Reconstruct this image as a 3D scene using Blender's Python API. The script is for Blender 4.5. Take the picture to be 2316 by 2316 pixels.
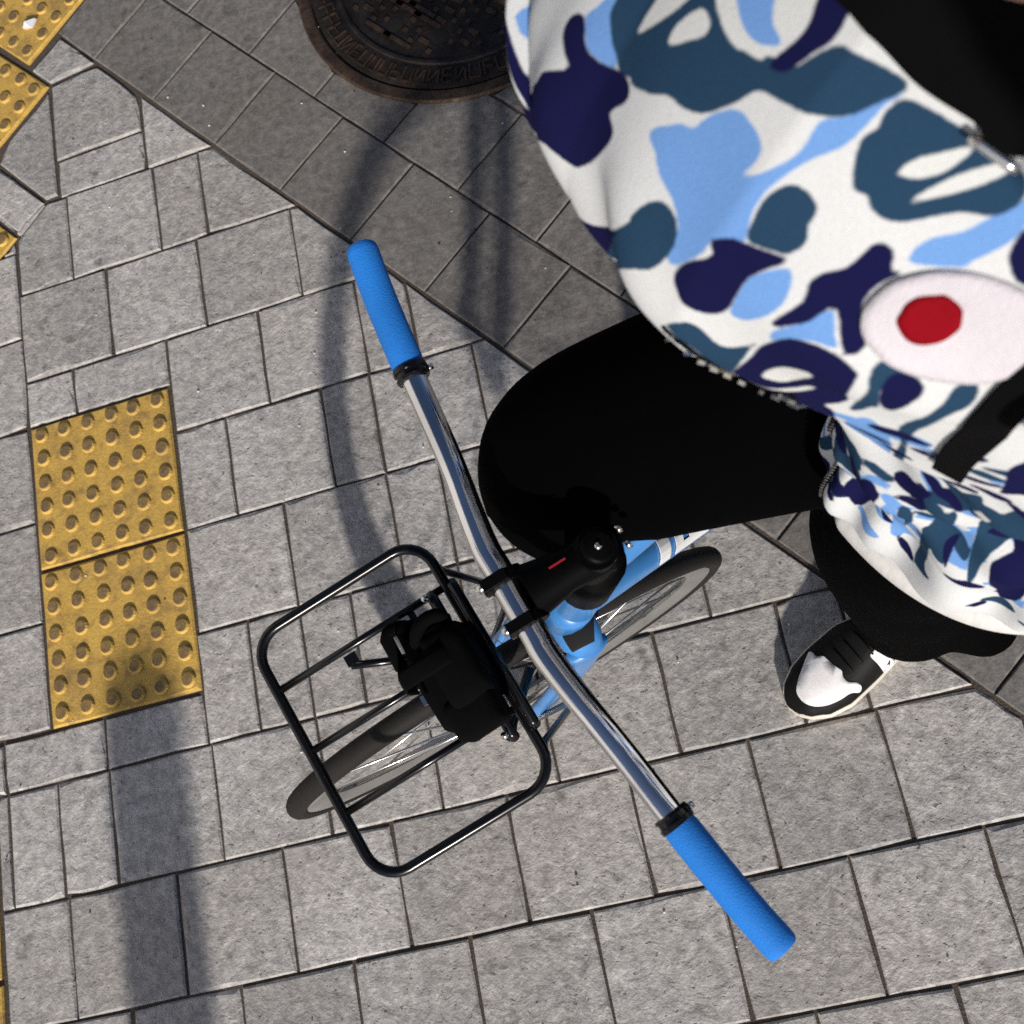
import bpy, bmesh, math, random
import numpy as np
from mathutils import Vector, Matrix
PI = math.pi
random.seed(7); RNG = np.random.default_rng(11)
SC = bpy.context.scene; COL = SC.collection
for _o in list(bpy.data.objects): bpy.data.objects.remove(_o)

# ---------------------------------------------------------------- camera (held out at arm's length, looking down)
CAM_H = 1.9389
cam = bpy.data.cameras.new('camera'); cam_o = bpy.data.objects.new('camera', cam); COL.objects.link(cam_o)
RC = [[0.9498680946, -0.1956091872, -0.2439008992], [-0.2617092736, -0.9242514553, -0.2779703283], [-0.1710522110, 0.3278662733, -0.9291097071]]
cam_o.matrix_world = Matrix(((RC[0][0], -RC[1][0], -RC[2][0], 0), (RC[0][1], -RC[1][1], -RC[2][1], 0), (RC[0][2], -RC[1][2], -RC[2][2], CAM_H), (0, 0, 0, 1)))
cam.sensor_width = 36; cam.lens = 36*2750/2316; cam.clip_start = .02; cam.clip_end = 500
cam.dof.use_dof = True; cam.dof.focus_distance = 1.45; cam.dof.aperture_fstop = 11.5
SC.camera = cam_o
# ---------------------------------------------------------------- sky and the one strong low light
SUN_EL, SUN_AZ = math.radians(26.0), math.radians(-90.0)        # light comes from -Y
world = bpy.data.worlds.new('World'); SC.world = world; world.use_nodes = True
_n = world.node_tree.nodes; _bg = _n['Background']
_sky = _n.new('ShaderNodeTexSky'); _sky.sky_type = 'NISHITA'; _sky.sun_disc = False
_sky.sun_elevation = SUN_EL; _sky.sun_rotation = math.radians(180.0); _sky.air_density = .7; _sky.dust_density = 2.0; _sky.ozone_density = 3.0
world.node_tree.links.new(_sky.outputs[0], _bg.inputs[0]); _bg.inputs[1].default_value = .078
sun = bpy.data.lights.new('sun', 'SUN'); sun.energy = 4.6; sun.angle = math.radians(1.7); sun.color = (1.0, .93, .85)
sun_o = bpy.data.objects.new('sun', sun); COL.objects.link(sun_o)
_ld = Vector((.0, math.cos(SUN_EL), -math.sin(SUN_EL)))
sun_o.rotation_euler = _ld.to_track_quat('-Z', 'Y').to_euler(); sun_o.location = (0, -4, 4)
vs = SC.view_settings; vs.view_transform = 'Standard'; vs.look = 'None'; vs.exposure = 0.0; vs.gamma = 1.0; vs.use_curve_mapping = False
SC.cycles.use_denoising = False

# ---------------------------------------------------------------- helpers
def link(name, me, mats=None, parent=None, smooth=False, **props):
    o = bpy.data.objects.new(name, me); COL.objects.link(o)
    if mats is not None and me is not None:
        for m in (mats if isinstance(mats, (list, tuple)) else [mats]): me.materials.append(m)
    if smooth and me is not None: me.polygons.foreach_set('use_smooth', [True]*len(me.polygons))
    if parent is not None: o.parent = parent
    for k, v in props.items(): o[k] = v
    return o
def empty(name, label, cat, group=None, mw=None):
    o = bpy.data.objects.new(name, None); COL.objects.link(o); o.empty_display_size = .1
    o['label'] = label; o['category'] = cat
    if group: o['group'] = group
    if mw is not None: o.matrix_world = mw
    return o
def mesh(name, v, f):
    me = bpy.data.meshes.new(name); me.from_pydata([tuple(map(float, p)) for p in v], [], [tuple(map(int, q)) for q in f]); me.update(); return me
class MB:                                                       # mesh collector
    def __init__(s): s.v = []; s.f = []; s.mi = []
    def add(s, v, f, mi=0):
        b = len(s.v); s.v += [tuple(map(float, p)) for p in v]; s.f += [tuple(int(i)+b for i in q) for q in f]; s.mi += [mi]*len(f); return s
    def build(s, name, mats, parent=None, smooth=True, **props):
        me = mesh(name, s.v, s.f)
        o = link(name, me, mats, parent, smooth, **props)
        me.polygons.foreach_set('material_index', s.mi)
        bm = bmesh.new(); bm.from_mesh(me); bmesh.ops.recalc_face_normals(bm, faces=bm.faces); bm.to_mesh(me); bm.free()
        return o
def sharp(o, ang=35):
    me = o.data
    try: me.set_sharp_from_angle(angle=math.radians(ang))
    except Exception: pass
    return o
def rings(path, rad, n=12, up=(0, 0, 1), closed=False, cap=True, sq=None):
    """tube through the points of path; rad = number, (rx, ry) or a list of those; returns verts, faces"""
    P = [Vector(p) for p in path]; m = len(P); V = []; F = []; U = Vector(up); prev = None
    for i, p in enumerate(P):
        if closed: T = P[(i+1) % m]-P[i-1]
        else: T = P[min(i+1, m-1)]-P[max(i-1, 0)]
        T.normalize()
        X = (prev if prev is not None else U).copy(); X = X - T*X.dot(T)
        if X.length < 1e-5: X = T.orthogonal()
        X.normalize(); prev = X; Y = T.cross(X)
        r = rad[i] if isinstance(rad, list) else rad
        rx, ry = r if isinstance(r, tuple) else (r, r)
        for k in range(n):
            a = 2*PI*k/n; V.append(p + X*(rx*math.cos(a)) + Y*(ry*math.sin(a)))
    L = m if closed else m-1
    for i in range(L):
        for k in range(n):
            a, b = i*n+k, i*n+(k+1) % n; c = ((i+1) % m)*n
            F.append((a, b, c+(k+1) % n, c+k))
    if cap and not closed:
        F.append(tuple(range(n-1, -1, -1))); F.append(tuple((m-1)*n+k for k in range(n)))
    return V, F
def box(c, d, R=None):
    c = Vector(c); V = []
    for sx in (-1, 1):
        for sy in (-1, 1):
            for sz in (-1, 1):
                q = Vector((sx*d[0]/2, sy*d[1]/2, sz*d[2]/2)); V.append(c + (R @ q if R is not None else q))
    return V, [(0, 1, 3, 2), (4, 6, 7, 5), (0, 4, 5, 1), (2, 3, 7, 6), (0, 2, 6, 4), (1, 5, 7, 3)]
def bevel(o, w=.002, seg=2):
    m = o.modifiers.new('bevel', 'BEVEL'); m.width = w; m.segments = seg; m.limit_method = 'ANGLE'; return o
def spline(pts, n=8, closed=False):
    P = np.array(pts, float); out = []; m = len(P); R = range(m if closed else m-1)
    for i in R:
        if closed: a, b, c, d = P[i-1], P[i], P[(i+1) % m], P[(i+2) % m]
        else: a, b, c, d = P[max(i-1, 0)], P[i], P[i+1], P[min(i+2, m-1)]
        for k in range(n):
            t = k/n; out.append(.5*((2*b)+(c-a)*t+(2*a-5*b+4*c-d)*t*t+(3*b-a-3*c+d)*t**3))
    if not closed: out.append(P[-1])
    return [tuple(p) for p in out]
def sphere(c, r, nu=12, nv=8):
    V = []; F = []; rx, ry, rz = r if isinstance(r, tuple) else (r, r, r)
    for j in range(1, nv):
        th = PI*j/nv
        for i in range(nu): V.append((c[0]+rx*math.sin(th)*math.cos(2*PI*i/nu), c[1]+ry*math.sin(th)*math.sin(2*PI*i/nu), c[2]+rz*math.cos(th)))
    V += [(c[0], c[1], c[2]+rz), (c[0], c[1], c[2]-rz)]; t = len(V)-2
    for j in range(nv-2):
        for i in range(nu):
            a, b = j*nu+i, j*nu+(i+1) % nu; F.append((a, a+nu, b+nu, b))
    for i in range(nu): F.append((t, i, (i+1) % nu)); F.append((t+1, (nv-2)*nu+(i+1) % nu, (nv-2)*nu+i))
    return V, F

# ---------------------------------------------------------------- materials
class NT:
    def __init__(s, name):
        s.m = bpy.data.materials.new(name); s.m.use_nodes = True; s.t = s.m.node_tree; s.n = s.t.nodes; s.b = s.n['Principled BSDF']
    def new(s, ty, **kw):
        x = s.n.new(ty)
        for k, v in kw.items(): setattr(x, k, v)
        return x
    def ln(s, a, b): s.t.links.new(a, b)
    def math(s, op, a, b=None, c=None, clamp=False):
        x = s.new('ShaderNodeMath', operation=op); x.use_clamp = clamp
        for i, q in enumerate((a, b, c)):
            if q is None: continue
            if isinstance(q, (int, float)): x.inputs[i].default_value = q
            else: s.ln(q, x.inputs[i])
        return x.outputs[0]
    def mapr(s, v, a, b, c=0., d=1.):
        x = s.new('ShaderNodeMapRange'); x.clamp = True; s.ln(v, x.inputs[0])
        for i, q in enumerate((a, b, c, d)): x.inputs[i+1].default_value = q
        return x.outputs[0]
    def mix(s, fac, a, b, mode='MIX'):
        x = s.new('ShaderNodeMix', data_type='RGBA', blend_type=mode)
        for i, q in ((0, fac), (6, a), (7, b)):
            if isinstance(q, (int, float)): x.inputs[i].default_value = q
            elif isinstance(q, tuple): x.inputs[i].default_value = (*q, 1) if len(q) == 3 else q
            else: s.ln(q, x.inputs[i])
        return x.outputs[2]
    def noise(s, vec, scale, detail=4, rough=.55, dist=0.):
        x = s.new('ShaderNodeTexNoise'); x.inputs['Scale'].default_value = scale; x.inputs['Detail'].default_value = detail
        x.inputs['Roughness'].default_value = rough; x.inputs['Distortion'].default_value = dist
        if vec is not None: s.ln(vec, x.inputs['Vector'])
        return x.outputs['Fac']
    def voro(s, vec, scale, feature='F1'):
        x = s.new('ShaderNodeTexVoronoi', feature=feature); x.inputs['Scale'].default_value = scale; s.ln(vec, x.inputs['Vector']); return x.outputs['Distance']
    def pos(s): return s.new('ShaderNodeNewGeometry').outputs['Position']
    def obj(s): return s.new('ShaderNodeTexCoord').outputs['Object']
    def bump(s, h, strength=1., dist=.001):
        x = s.new('ShaderNodeBump'); x.inputs['Strength'].default_value = strength; x.inputs['Distance'].default_value = dist
        s.ln(h, x.inputs['Height']); s.ln(x.outputs[0], s.b.inputs['Normal'])
    def col(s, c):
        if isinstance(c, tuple): s.b.inputs['Base Color'].default_value = (*c, 1)
        else: s.ln(c, s.b.inputs['Base Color'])
    def setp(s, **kw):
        for k, v in kw.items():
            i = s.b.inputs[k.replace('_', ' ')]
            if isinstance(v, (int, float)): i.default_value = v
            else: s.ln(v, i)
def simple(name, c, rough=.5, metal=0., spec=.5, grain=.0, gscale=200., coat=0.):
    t = NT(name); t.setp(Roughness=rough, Metallic=metal); t.b.inputs['Specular IOR Level'].default_value = spec
    t.b.inputs['Coat Weight'].default_value = coat
    v = t.obj(); f = t.noise(v, 14., 5)
    k = t.mapr(f, .3, .7, .82, 1.12)
    cc = t.mix(1., tuple(c), t.new('ShaderNodeCombineColor').outputs[0], 'MULTIPLY')
    cn = [x for x in t.n if x.bl_idname == 'ShaderNodeCombineColor'][0]
    for i in range(3): t.ln(k, cn.inputs[i])
    t.col(cc)
    if grain: t.bump(t.noise(v, gscale, 3), grain, .001)
    return t.m
def stone(name, base, var, rough_bump, pit, smoothness, tint=(1, 1, 1)):
    """concrete paving: per-piece tone, broad stains, speckle, pits and a split-face relief"""
    t = NT(name); p = t.pos()
    oi = t.new('ShaderNodeObjectInfo').outputs['Random']
    tone = t.mapr(oi, 0, 1, 1-var, 1+var)
    st = t.noise(p, 3.2, 5, .6); sp = t.noise(p, 260., 3, .7); md = t.noise(p, 34., 5, .65)
    vo = t.voro(p, 120.)
    k = t.math('MULTIPLY', tone, t.mapr(st, .28, .72, .80, 1.16)); k = t.math('MULTIPLY', k, t.mapr(md, .25, .75, .76, 1.22)); k = t.math('MULTIPLY', k, t.mapr(sp, .25, .75, .78, 1.22))
    blot = t.noise(p, 22., 3, .6); k = t.math('MULTIPLY', k, t.mapr(blot, .60, .72, 1., .50))          # old chewing-gum and oil spots
    pits = t.mapr(t.noise(p, 95., 2, .5), .66, .72, 1., pit); k = t.math('MULTIPLY', k, pits)
    grit = t.mapr(t.noise(p, 420., 1, .5), .72, .80, 0., 1.)                                               # bright mineral grains
    cc = t.new('ShaderNodeCombineColor')
    for i in range(3): t.ln(t.math('MULTIPLY', k, base[i]), cc.inputs[i])
    warm = t.mix(t.mapr(t.noise(p, 2.2, 4), .42, .66, 0., .42), cc.outputs[0], (base[0]*.95, base[1]*.90, base[2]*.82))
    mot = t.mapr(t.noise(p, 58., 4, .7), .38, .66, .75, 1.2); mc = t.new('ShaderNodeCombineColor')
    for i, q in enumerate((1., .99, .98)): t.ln(t.math('POWER', mot, q), mc.inputs[i])
    warm = t.mix(1., warm, mc.outputs[0], 'MULTIPLY')
    t.col(t.mix(t.math('MULTIPLY', grit, .55), warm, (.75, .72, .68)))
    t.setp(Roughness=smoothness); t.b.inputs['Specular IOR Level'].default_value = .35
    h = t.math('ADD', t.math('MULTIPLY', t.noise(p, 26., 6, .62, .5), 1.6), t.math('MULTIPLY', t.noise(p, 150., 4, .65), .55))
    h = t.math('ADD', h, t.math('MULTIPLY', pits, .8))
    t.bump(h, 1.0, rough_bump)
    return t.m
M = {}
M['paver'] = stone('split_face_concrete', (.415, .402, .388), .17, .0030, .56, .68)
M['strip'] = stone('smooth_dark_concrete', (.172, .163, .154), .08, .0012, .80, .66)
M['far'] = None
def mk_joint():
    t = NT('joint_sand'); p = t.pos(); n = t.noise(p, 60., 5, .7)
    t.col(t.mix(n, (.030, .023, .018), (.120, .095, .075))); t.setp(Roughness=.95); t.bump(t.noise(p, 300., 4), 1., .003); return t.m
M['joint'] = mk_joint()
def mk_ground():
    t = NT('distant_paving'); p = t.pos(); br = t.new('ShaderNodeTexBrick'); t.ln(p, br.inputs['Vector'])
    br.inputs['Color1'].default_value = (.31, .29, .275, 1); br.inputs['Color2'].default_value = (.26, .245, .235, 1); br.inputs['Mortar'].default_value = (.05, .04, .035, 1)
    br.inputs['Scale'].default_value = 1.; br.inputs['Brick Width'].default_value = .2; br.inputs['Row Height'].default_value = .2; br.inputs['Mortar Size'].default_value = .004
    n = t.noise(p, 2., 6); t.col(t.mix(t.mapr(n, .3, .7, 0., .4), br.outputs['Color'], (.15, .14, .13))); t.setp(Roughness=.85); t.bump(t.noise(p, 40., 5), .6, .003); return t.m
M['ground'] = mk_ground()
def mk_yellow(worn):
    t = NT('worn_yellow_dome_top' if worn else 'yellow_tactile_concrete'); p = t.pos()
    st = t.noise(p, 16., 6, .65); fine = t.noise(p, 240., 3, .7)
    c = t.mix(t.mapr(st, .35, .70, 0., .75), (.600, .385, .080), (.480, .295, .065))
    c = t.mix(t.mapr(t.noise(p, 30., 5, .65), .52, .66, 0., .8), c, (.27, .165, .055))
    c = t.mix(t.mapr(t.noise(p, 11., 6, .7), .50, .68, 0., .62), c, (.230, .150, .060))
    if worn:
        c = t.mix(t.mapr(t.noise(p, 70., 4, .7), .30, .60, .62, 1.), c, (.150, .098, .048))
    k = t.mapr(fine, .25, .75, .8, 1.2); cn = t.new('ShaderNodeCombineColor')
    for i in range(3): t.ln(k, cn.inputs[i])
    t.col(t.mix(1., c, cn.outputs[0], 'MULTIPLY')); t.setp(Roughness=.7); t.bump(t.noise(p, 170., 5, .65), 1., .0012); return t.m
M['yellow'] = mk_yellow(False); M['dome'] = mk_yellow(True)
def mk_iron(name, a, b):
    t = NT(name); p = t.pos(); n = t.noise(p, 22., 6, .7); t.col(t.mix(t.mapr(n, .42, .62), a, b)); t.setp(Roughness=t.mapr(t.noise(p, 60., 4), .3, .7, .38, .75), Metallic=.55)
    t.bump(t.noise(p, 130., 5), .9, .002); return t.m
M['iron'] = mk_iron('black_cast_iron', (.016, .013, .0115), (.042, .031, .025)); M['rust'] = mk_iron('rusty_cast_iron', (.042, .028, .020), (.100, .062, .040))
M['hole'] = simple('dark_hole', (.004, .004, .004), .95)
M['chrome'] = simple('polished_chrome', (.86, .87, .90), .085, 1.)
M['steel'] = simple('bright_bolt_steel', (.75, .73, .68), .2, 1.)
M['alu'] = simple('silver_anodised_rim', (.30, .295, .285), .36, .6, grain=.1)
M['rubber'] = simple('tyre_rubber', (.013, .012, .011), .7, spec=.2, grain=.6, gscale=300)
M['black_gloss'] = simple('gloss_black_powder_coat', (.004, .004, .0045), .2, spec=.4)
M['black_satin'] = simple('satin_black_alloy', (.0018, .0018, .002), .45, spec=.06)
M['black_cloth'] = simple('black_nylon', (.0018, .0018, .002), .9, spec=.06, grain=.5, gscale=500)
M['pants'] = simple('black_brushed_cotton', (.0010, .0010, .0011), .95, spec=.02, grain=.4, gscale=400)
M['frame_blue'] = simple('sky_blue_frame_enamel', (.046, .205, .510), .32, coat=.3)
M['foam'] = simple('bright_blue_foam_rubber', (.016, .185, .620), .72, spec=.25, grain=.7, gscale=700)
M['white_paint'] = simple('white_decal', (.82, .83, .84), .4)
M['red_paint'] = simple('red_decal', (.30, .004, .02), .5)
M['white_leather'] = simple('white_leather', (.74, .73, .74), .5, grain=.3, gscale=260)
M['black_leather'] = simple('black_leather', (.005, .005, .005), .6, spec=.15, grain=.5, gscale=260)
M['sole'] = simple('off_white_rubber_sole', (.70, .65, .55), .6)
def mk_hem():
    t = NT('white_ribbed_cotton'); mp = t.new('ShaderNodeMapping'); mp.inputs['Scale'].default_value = (260, 260, 6); t.ln(t.obj(), mp.inputs['Vector'])
    n = t.noise(mp.outputs[0], 1., 2); t.col(t.mix(t.mapr(n, .35, .65), (.57, .565, .555), (.63, .625, .615))); t.setp(Roughness=.9); t.b.inputs['Specular IOR Level'].default_value = .1; t.bump(n, .5, .0004); return t.m
M['hem'] = mk_hem()
M['skin'] = simple('skin', (.42, .25, .18), .5); M['hair'] = simple('black_hair', (.012, .010, .009), .5)
M['patch'] = simple('pale_lilac_embroidery', (.570, .545, .590), .9, spec=.05, grain=.8, gscale=420)
M['patch_red'] = simple('deep_red_embroidery', (.215, .0015, .007), .8, spec=.08, grain=.6, gscale=420)
def mk_camo():
    t = NT('blue_camouflage_jersey')
    def A(n): return t.new('ShaderNodeAttribute', attribute_name=n).outputs['Fac']
    w = t.math('MULTIPLY', t.math('SUBTRACT', t.noise(t.obj(), 300., 2), .5), .0012)
    c = (.560, .580, .590)
    for nm, cc in (('sky', (.138, .285, .590)), ('teal', (.017, .046, .090)), ('navy', (.0075, .0078, .046)), ('white', (.56, .58, .575))):
        d = t.math('ADD', A(nm), w); soft = .0016 if nm == 'red' else .0007
        c = t.mix(t.mapr(d, soft, -soft), c, cc)
    k = t.mapr(t.noise(t.obj(), 900., 2, .6), .3, .7, .90, 1.08); cn = t.new('ShaderNodeCombineColor')
    for i in range(3): t.ln(k, cn.inputs[i])
    t.col(t.mix(1., c, cn.outputs[0], 'MULTIPLY')); t.setp(Roughness=.95); t.b.inputs['Specular IOR Level'].default_value = .04
    t.bump(t.noise(t.obj(), 700., 3), .5, .0006); return t.m
M['camo'] = mk_camo()
# ================================================================ the pavement
GY = lambda k: .0225 + .1992*k                                  # course lines of the main field
BP, BD = np.array((-1.04, 1.917)), np.array((.6148, -.7887))     # edge between the light field and the dark strip
BN = np.array((.7887, .6148))                                    # towards the strip
def side(P): return (np.asarray(P)-BP) @ BN
def clip(poly, p, n):                                            # keep the part of poly where (x-p).n <= 0
    out = []
    for i in range(len(poly)):
        a, b = np.asarray(poly[i], float), np.asarray(poly[(i+1) % len(poly)], float); da, db = (a-p) @ n, (b-p) @ n
        if da <= 0: out.append(a)
        if da*db < 0: out.append(a+(b-a)*da/(da-db))
    return out
def area(P): P = np.array(P); x, y = P[:, 0], P[:, 1]; return .5*np.sum(x*np.roll(y, -1)-np.roll(x, -1)*y)
def inset(P, g):
    """polygon moved in by g (convex)"""
    P = [np.asarray(p, float) for p in P]
    if area(P) < 0: P = P[::-1]
    Q = P
    for i in range(len(P)):
        a, b = P[i], P[(i+1) % len(P)]; d = b-a; L = np.hypot(*d)
        if L < 1e-6: continue
        n = np.array((d[1], -d[0]))/L; Q = clip(Q, a-n*g, n)
        if len(Q) < 3: return []
    return Q
def paver_geo(P, rs, rough=.0011, cham=.0032, depth=.04, gap=.0016, seg=3):
    P = inset(P, gap)
    if len(P) < 3 or abs(area(P)) < 2e-4: return None
    c = np.mean(P, 0); ring = []
    for i in range(len(P)):
        a, b = np.asarray(P[i]), np.asarray(P[(i+1) % len(P)]); L = np.hypot(*(b-a)); m = seg if L > .06 else (2 if L > .02 else 1)
        n = np.array(((b-a)[1], -(b-a)[0]))/max(L, 1e-6)
        for k in range(m):
            q = a+(b-a)*k/m
            ring.append(q - n*abs(rs.normal(0, rough)) if k else q + (c-q)/np.hypot(*(c-q))*abs(rs.normal(0, rough*2.2)))
    ring = np.array(ring); m = len(ring)
    tx, ty, dz = rs.normal(0, .004), rs.normal(0, .004), rs.normal(0, .0008)
    def Z(q): return dz + (q[0]-c[0])*tx + (q[1]-c[1])*ty
    V = []; F = []
    dirs = (c-ring)/np.hypot(*(c-ring).T)[:, None]
    for q in ring: V.append((*q, -depth))
    for q in ring: V.append((*q, Z(q)-cham*.8*rs.uniform(.7, 1.5)))
    for q, d in zip(ring, dirs): qq = q+d*cham*(rs.uniform(.8, 1.5) if rs.random() > .13 else rs.uniform(1.8, 3.6)); V.append((*qq, Z(qq)))
    for r in (0, 1):
        for k in range(m): F.append((r*m+k, r*m+(k+1) % m, (r+1)*m+(k+1) % m, (r+1)*m+k))
    F.append(tuple(2*m+k for k in range(m)))
    return np.array(V), F, c
PAVE = []                                                         # (polygon, material key)
ROWS = {-2: [.327, .127, -.073, -.273, -.473, -.673, -.873, -1.073, -1.273], -1: [.427, .23, .032, -.163, -.364, -.564, -.76, -.958, -1.155, -1.36],
 0: [.33, .132, -.068, -.263, -.463, -.66, -.855, -1.051, -1.254, -1.385], 1: [.326, .126, .026, -.173, -.372, -.569, -.764, -.96, -1.158, -1.261, -1.36],
 2: [.125, -.074, -.272, -.470, -.669, -.765, -.865, -.964, -1.16, -1.362], 3: [.03, -.17, -.367, -.469, -.567, -.765, -.960, -1.264, -1.365],
 4: [-.17, -.367, -.566, -.662, -.856, -.960, -1.264, -1.44], 5: [-.265, -.466, -.564, -.763, -.958, -1.161, -1.266, -1.465],
 6: [-.465, -.666, -.868, -1.07, -1.266, -1.465], 7: [-.641, -.841, -.943, -1.141, -1.262, -1.46], 8: [-.76, -.953, -1.157]}
rsr = np.random.default_rng(5)
XL = -4.2
def holes(poly):                                                  # the yellow tiles set into the field
    return poly
TILE2 = [(-1.2635, .5155, -.9625, .8160), (-1.2635, .8185, -.9625, 1.1165)]     # x0, y0, x1, y1 of the two in the middle
YL = (-1.694, -.20, -1.388, .62)                                  # the column at the left edge
def rect(x0, y0, x1, y1): return [(x0, y0), (x1, y0), (x1, y1), (x0, y1)]
CURB_X, CURB_N = np.array((-1.1560, 1.905)), -BN                  # line of the rotated yellow tiles, upper left
for k in range(-18, 24):
    js = ROWS.get(k)
    if js is None:
        off = rsr.uniform(0, .2); js = [3.6+off-.2*i for i in range(40)]
    else:
        js = list(js)
        while js[0] < 3.6: js.insert(0, js[0]+.199)
        while js[-1] > XL: js.append(js[-1]-(.1 if rsr.random() < .18 else .199))
    y0, y1 = GY(k), GY(k+1)
    for xr, xl in zip(js[:-1], js[1:]):
        segs = [(xl, xr)]
        if k == 3: segs = [(xl, xr)] if not (-1.265 < (xl+xr)/2 < -.959) else []
        if k == 4: segs = [(xl, xr)] if not (-1.265 < (xl+xr)/2 < -.959) else []
        for a, b in segs:
            ya, yb = y0, y1
            if k == 2 and b < -.95: yb = .513
            if k == 5 and -1.27 < (a+b)/2 < -.955: ya = 1.119
            if 3 <= k and (a+b)/2 < -1.262: continue                     # the column at the left runs half a course higher
            if 3 <= k <= 4 and (a+b)/2 < -1.262: continue
            poly = rect(a, ya, b, yb)
            if a < YL[2] and yb > YL[1] and ya < YL[3]:
                if b <= YL[2]+.01 and a >= YL[0]-.01: continue
                poly = rect(max(a, YL[2]+.004), ya, b, yb) if b > YL[2] else rect(a, ya, min(b, YL[0]-.004), yb)
                if b > YL[0] and b <= YL[2]: pass
                if poly[1][0]-poly[0][0] < .02: continue
            poly = clip(poly, BP, BN)
            if len(poly) < 3: continue
            cx, cy = np.mean(poly, 0)
            if cx < -1.158 and cy > 1.585 or (k >= 8 and cx < -.95): continue   # hand-set pieces there
            PAVE.append((poly, 'paver'))
for m in range(0, 6):
    y0 = .5185+.2000*m; y1 = y0+.2000; xr = -1.2655; x = xr
    for xl in (-1.385 if y0 < .62 else -1.46, -1.66, -1.86, -2.06, -2.26, -2.46):
        PAVE.append((clip(rect(xl, y0, x, y1), np.array((-1.259, 1.557)), np.array((-.789, .615))*-1) if False else rect(xl, y0, x, y1), 'paver')); x = xl
PAVE.append((rect(-1.242, .588+.0, -1.2425+.0001, .6), 'paver')) if False else None
for poly in ([(-1.157, 1.617), (-.955, 1.617), (-.955, 1.711), (-1.157, 1.708)], [(-1.157, 1.709), (-.955, 1.712), (-.955, 1.803), (-1.04, 1.915), (-1.156, 1.905)],
             [(-1.156, 1.910), (-1.042, 1.922), (-1.120, 2.022), (-1.198, 1.962)],
             [(-1.159, 1.890), (-1.159, 1.625), (-1.188, 1.622), (-1.292, 1.752), (-1.262, 1.806)],
             [(-1.190, 1.617), (-1.254, 1.562), (-1.345, 1.680), (-1.294, 1.746)], [(-1.159, 1.6165), (-1.183, 1.6165), (-1.183, 1.6185), (-1.159, 1.6185)]):
    PAVE.append((poly, 'paver'))
PAVE.append((rect(-1.694, .418, -1.404, .62), 'paver'))
SD = BD; SN = BN
S0 = (np.array((-1.047, 1.935))-BP) @ BD
for c in range(0, 25):                                            # dark strip: 200 x 200 in running bond, parallel to its edge
    pass
    n0, n1 = .004+c*.1955, .004+(c+1)*.1955
    for i in range(-22, 34):
        s0 = -.017 + i*.1995 + (0 if c % 2 == 0 else .113); s1 = s0+.1995
        poly = [BP+BD*s0+BN*n0, BP+BD*s1+BN*n0, BP+BD*s1+BN*n1, BP+BD*s0+BN*n1]
        PAVE.append((poly, 'strip'))
# rotated yellow tiles upper left
E1 = np.array((-1.203, 1.978)); E2 = np.array((-1.059, 2.100)); eU = (E2-E1)/np.hypot(*(E2-E1)); eV = np.array((-eU[1], eU[0]))
YROT = [(E1+eV*.0, 0), ]
def rot_tile(o): return [o, o+eU*.3, o+eU*.3+eV*.3, o+eV*.3]
C1 = E1; C2 = np.array((-1.156, 1.905)) - eU*.0
T_A = [C1, C1+eU*.3, C1+eU*.3+eV*.3, C1+eV*.3]                    # upper tile
T_B = [C1-eU*.303+(C2-C1)*.0+0*eV, C1-eU*.003, C1-eU*.003+eV*.3, C1-eU*.303+eV*.3]
sh = (C2-C1) - ((C2-C1) @ eU)*eU                                  # second tile sits a little further out
T_B = [p + sh + eU*((C2-C1) @ eU) for p in T_B]; T_B = [C2-eU*.300, C2, C2+eV*.300, C2+eV*.300-eU*.300]
T_A = [C1+eU*.0+eV*.0, C1+eU*.3, C1+eU*.3+eV*.3, C1+eV*.3]
T_C = [np.array((-1.259, 1.557))-eU*.3, np.array((-1.259, 1.557)), np.array((-1.259, 1.557))+eV*.3, np.array((-1.259, 1.557))+eV*.3-eU*.3]
YPOLY = [rect(*TILE2[0]), rect(*TILE2[1]), rect(YL[0], -.195, YL[2], .105), rect(YL[0], .109, YL[2], .41), T_A, T_B, T_C]
def inside(P, q):
    P = np.array(P); s = np.sign(area(P)); d = np.roll(P, -1, 0)-P; r = np.asarray(q)-P
    return np.all(s*(d[:, 0]*r[:, 1]-d[:, 1]*r[:, 0]) > -1e-9)
def cut_by(poly, T):                                              # pieces of poly outside a convex tile
    out = []; rest = poly; T = T if area(T) > 0 else T[::-1]
    for i in range(len(T)):
        a, b = np.asarray(T[i]), np.asarray(T[(i+1) % len(T)]); d = b-a; n = np.array((d[1], -d[0]))/np.hypot(*d)
        o = clip(rest, a+n*.003, -n)
        if len(o) >= 3 and abs(area(o)) > 4e-4: out.append(o)
        rest = clip(rest, a+n*.003, n)
        if len(rest) < 3: return [poly]
    return out if abs(area(rest)) > 1e-5 else [poly]
for T in YPOLY[4:]:
    NEW = []
    for poly, m in PAVE: NEW += [(q, m) for q in cut_by(poly, T)]
    PAVE = NEW
MC, MR = np.array((-.222, 1.872)), .352                           # manhole: cut the pavers to its circle
NEW = []
for poly, m in PAVE:
    pp = np.array(poly); dm = np.hypot(*(pp-MC).T)
    if dm.min() > MR+.2: NEW.append((poly, m)); continue
    if dm.max() < MR: continue
    # cut by the tangent nearest to the piece (the ring covers the small wedge)
    ctr = pp.mean(0); v = (ctr-MC)/np.hypot(*(ctr-MC)); q = clip(poly, MC+v*(MR-.012), -v)
    if len(q) >= 3: NEW.append((q, m))
PAVE = NEW
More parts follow.
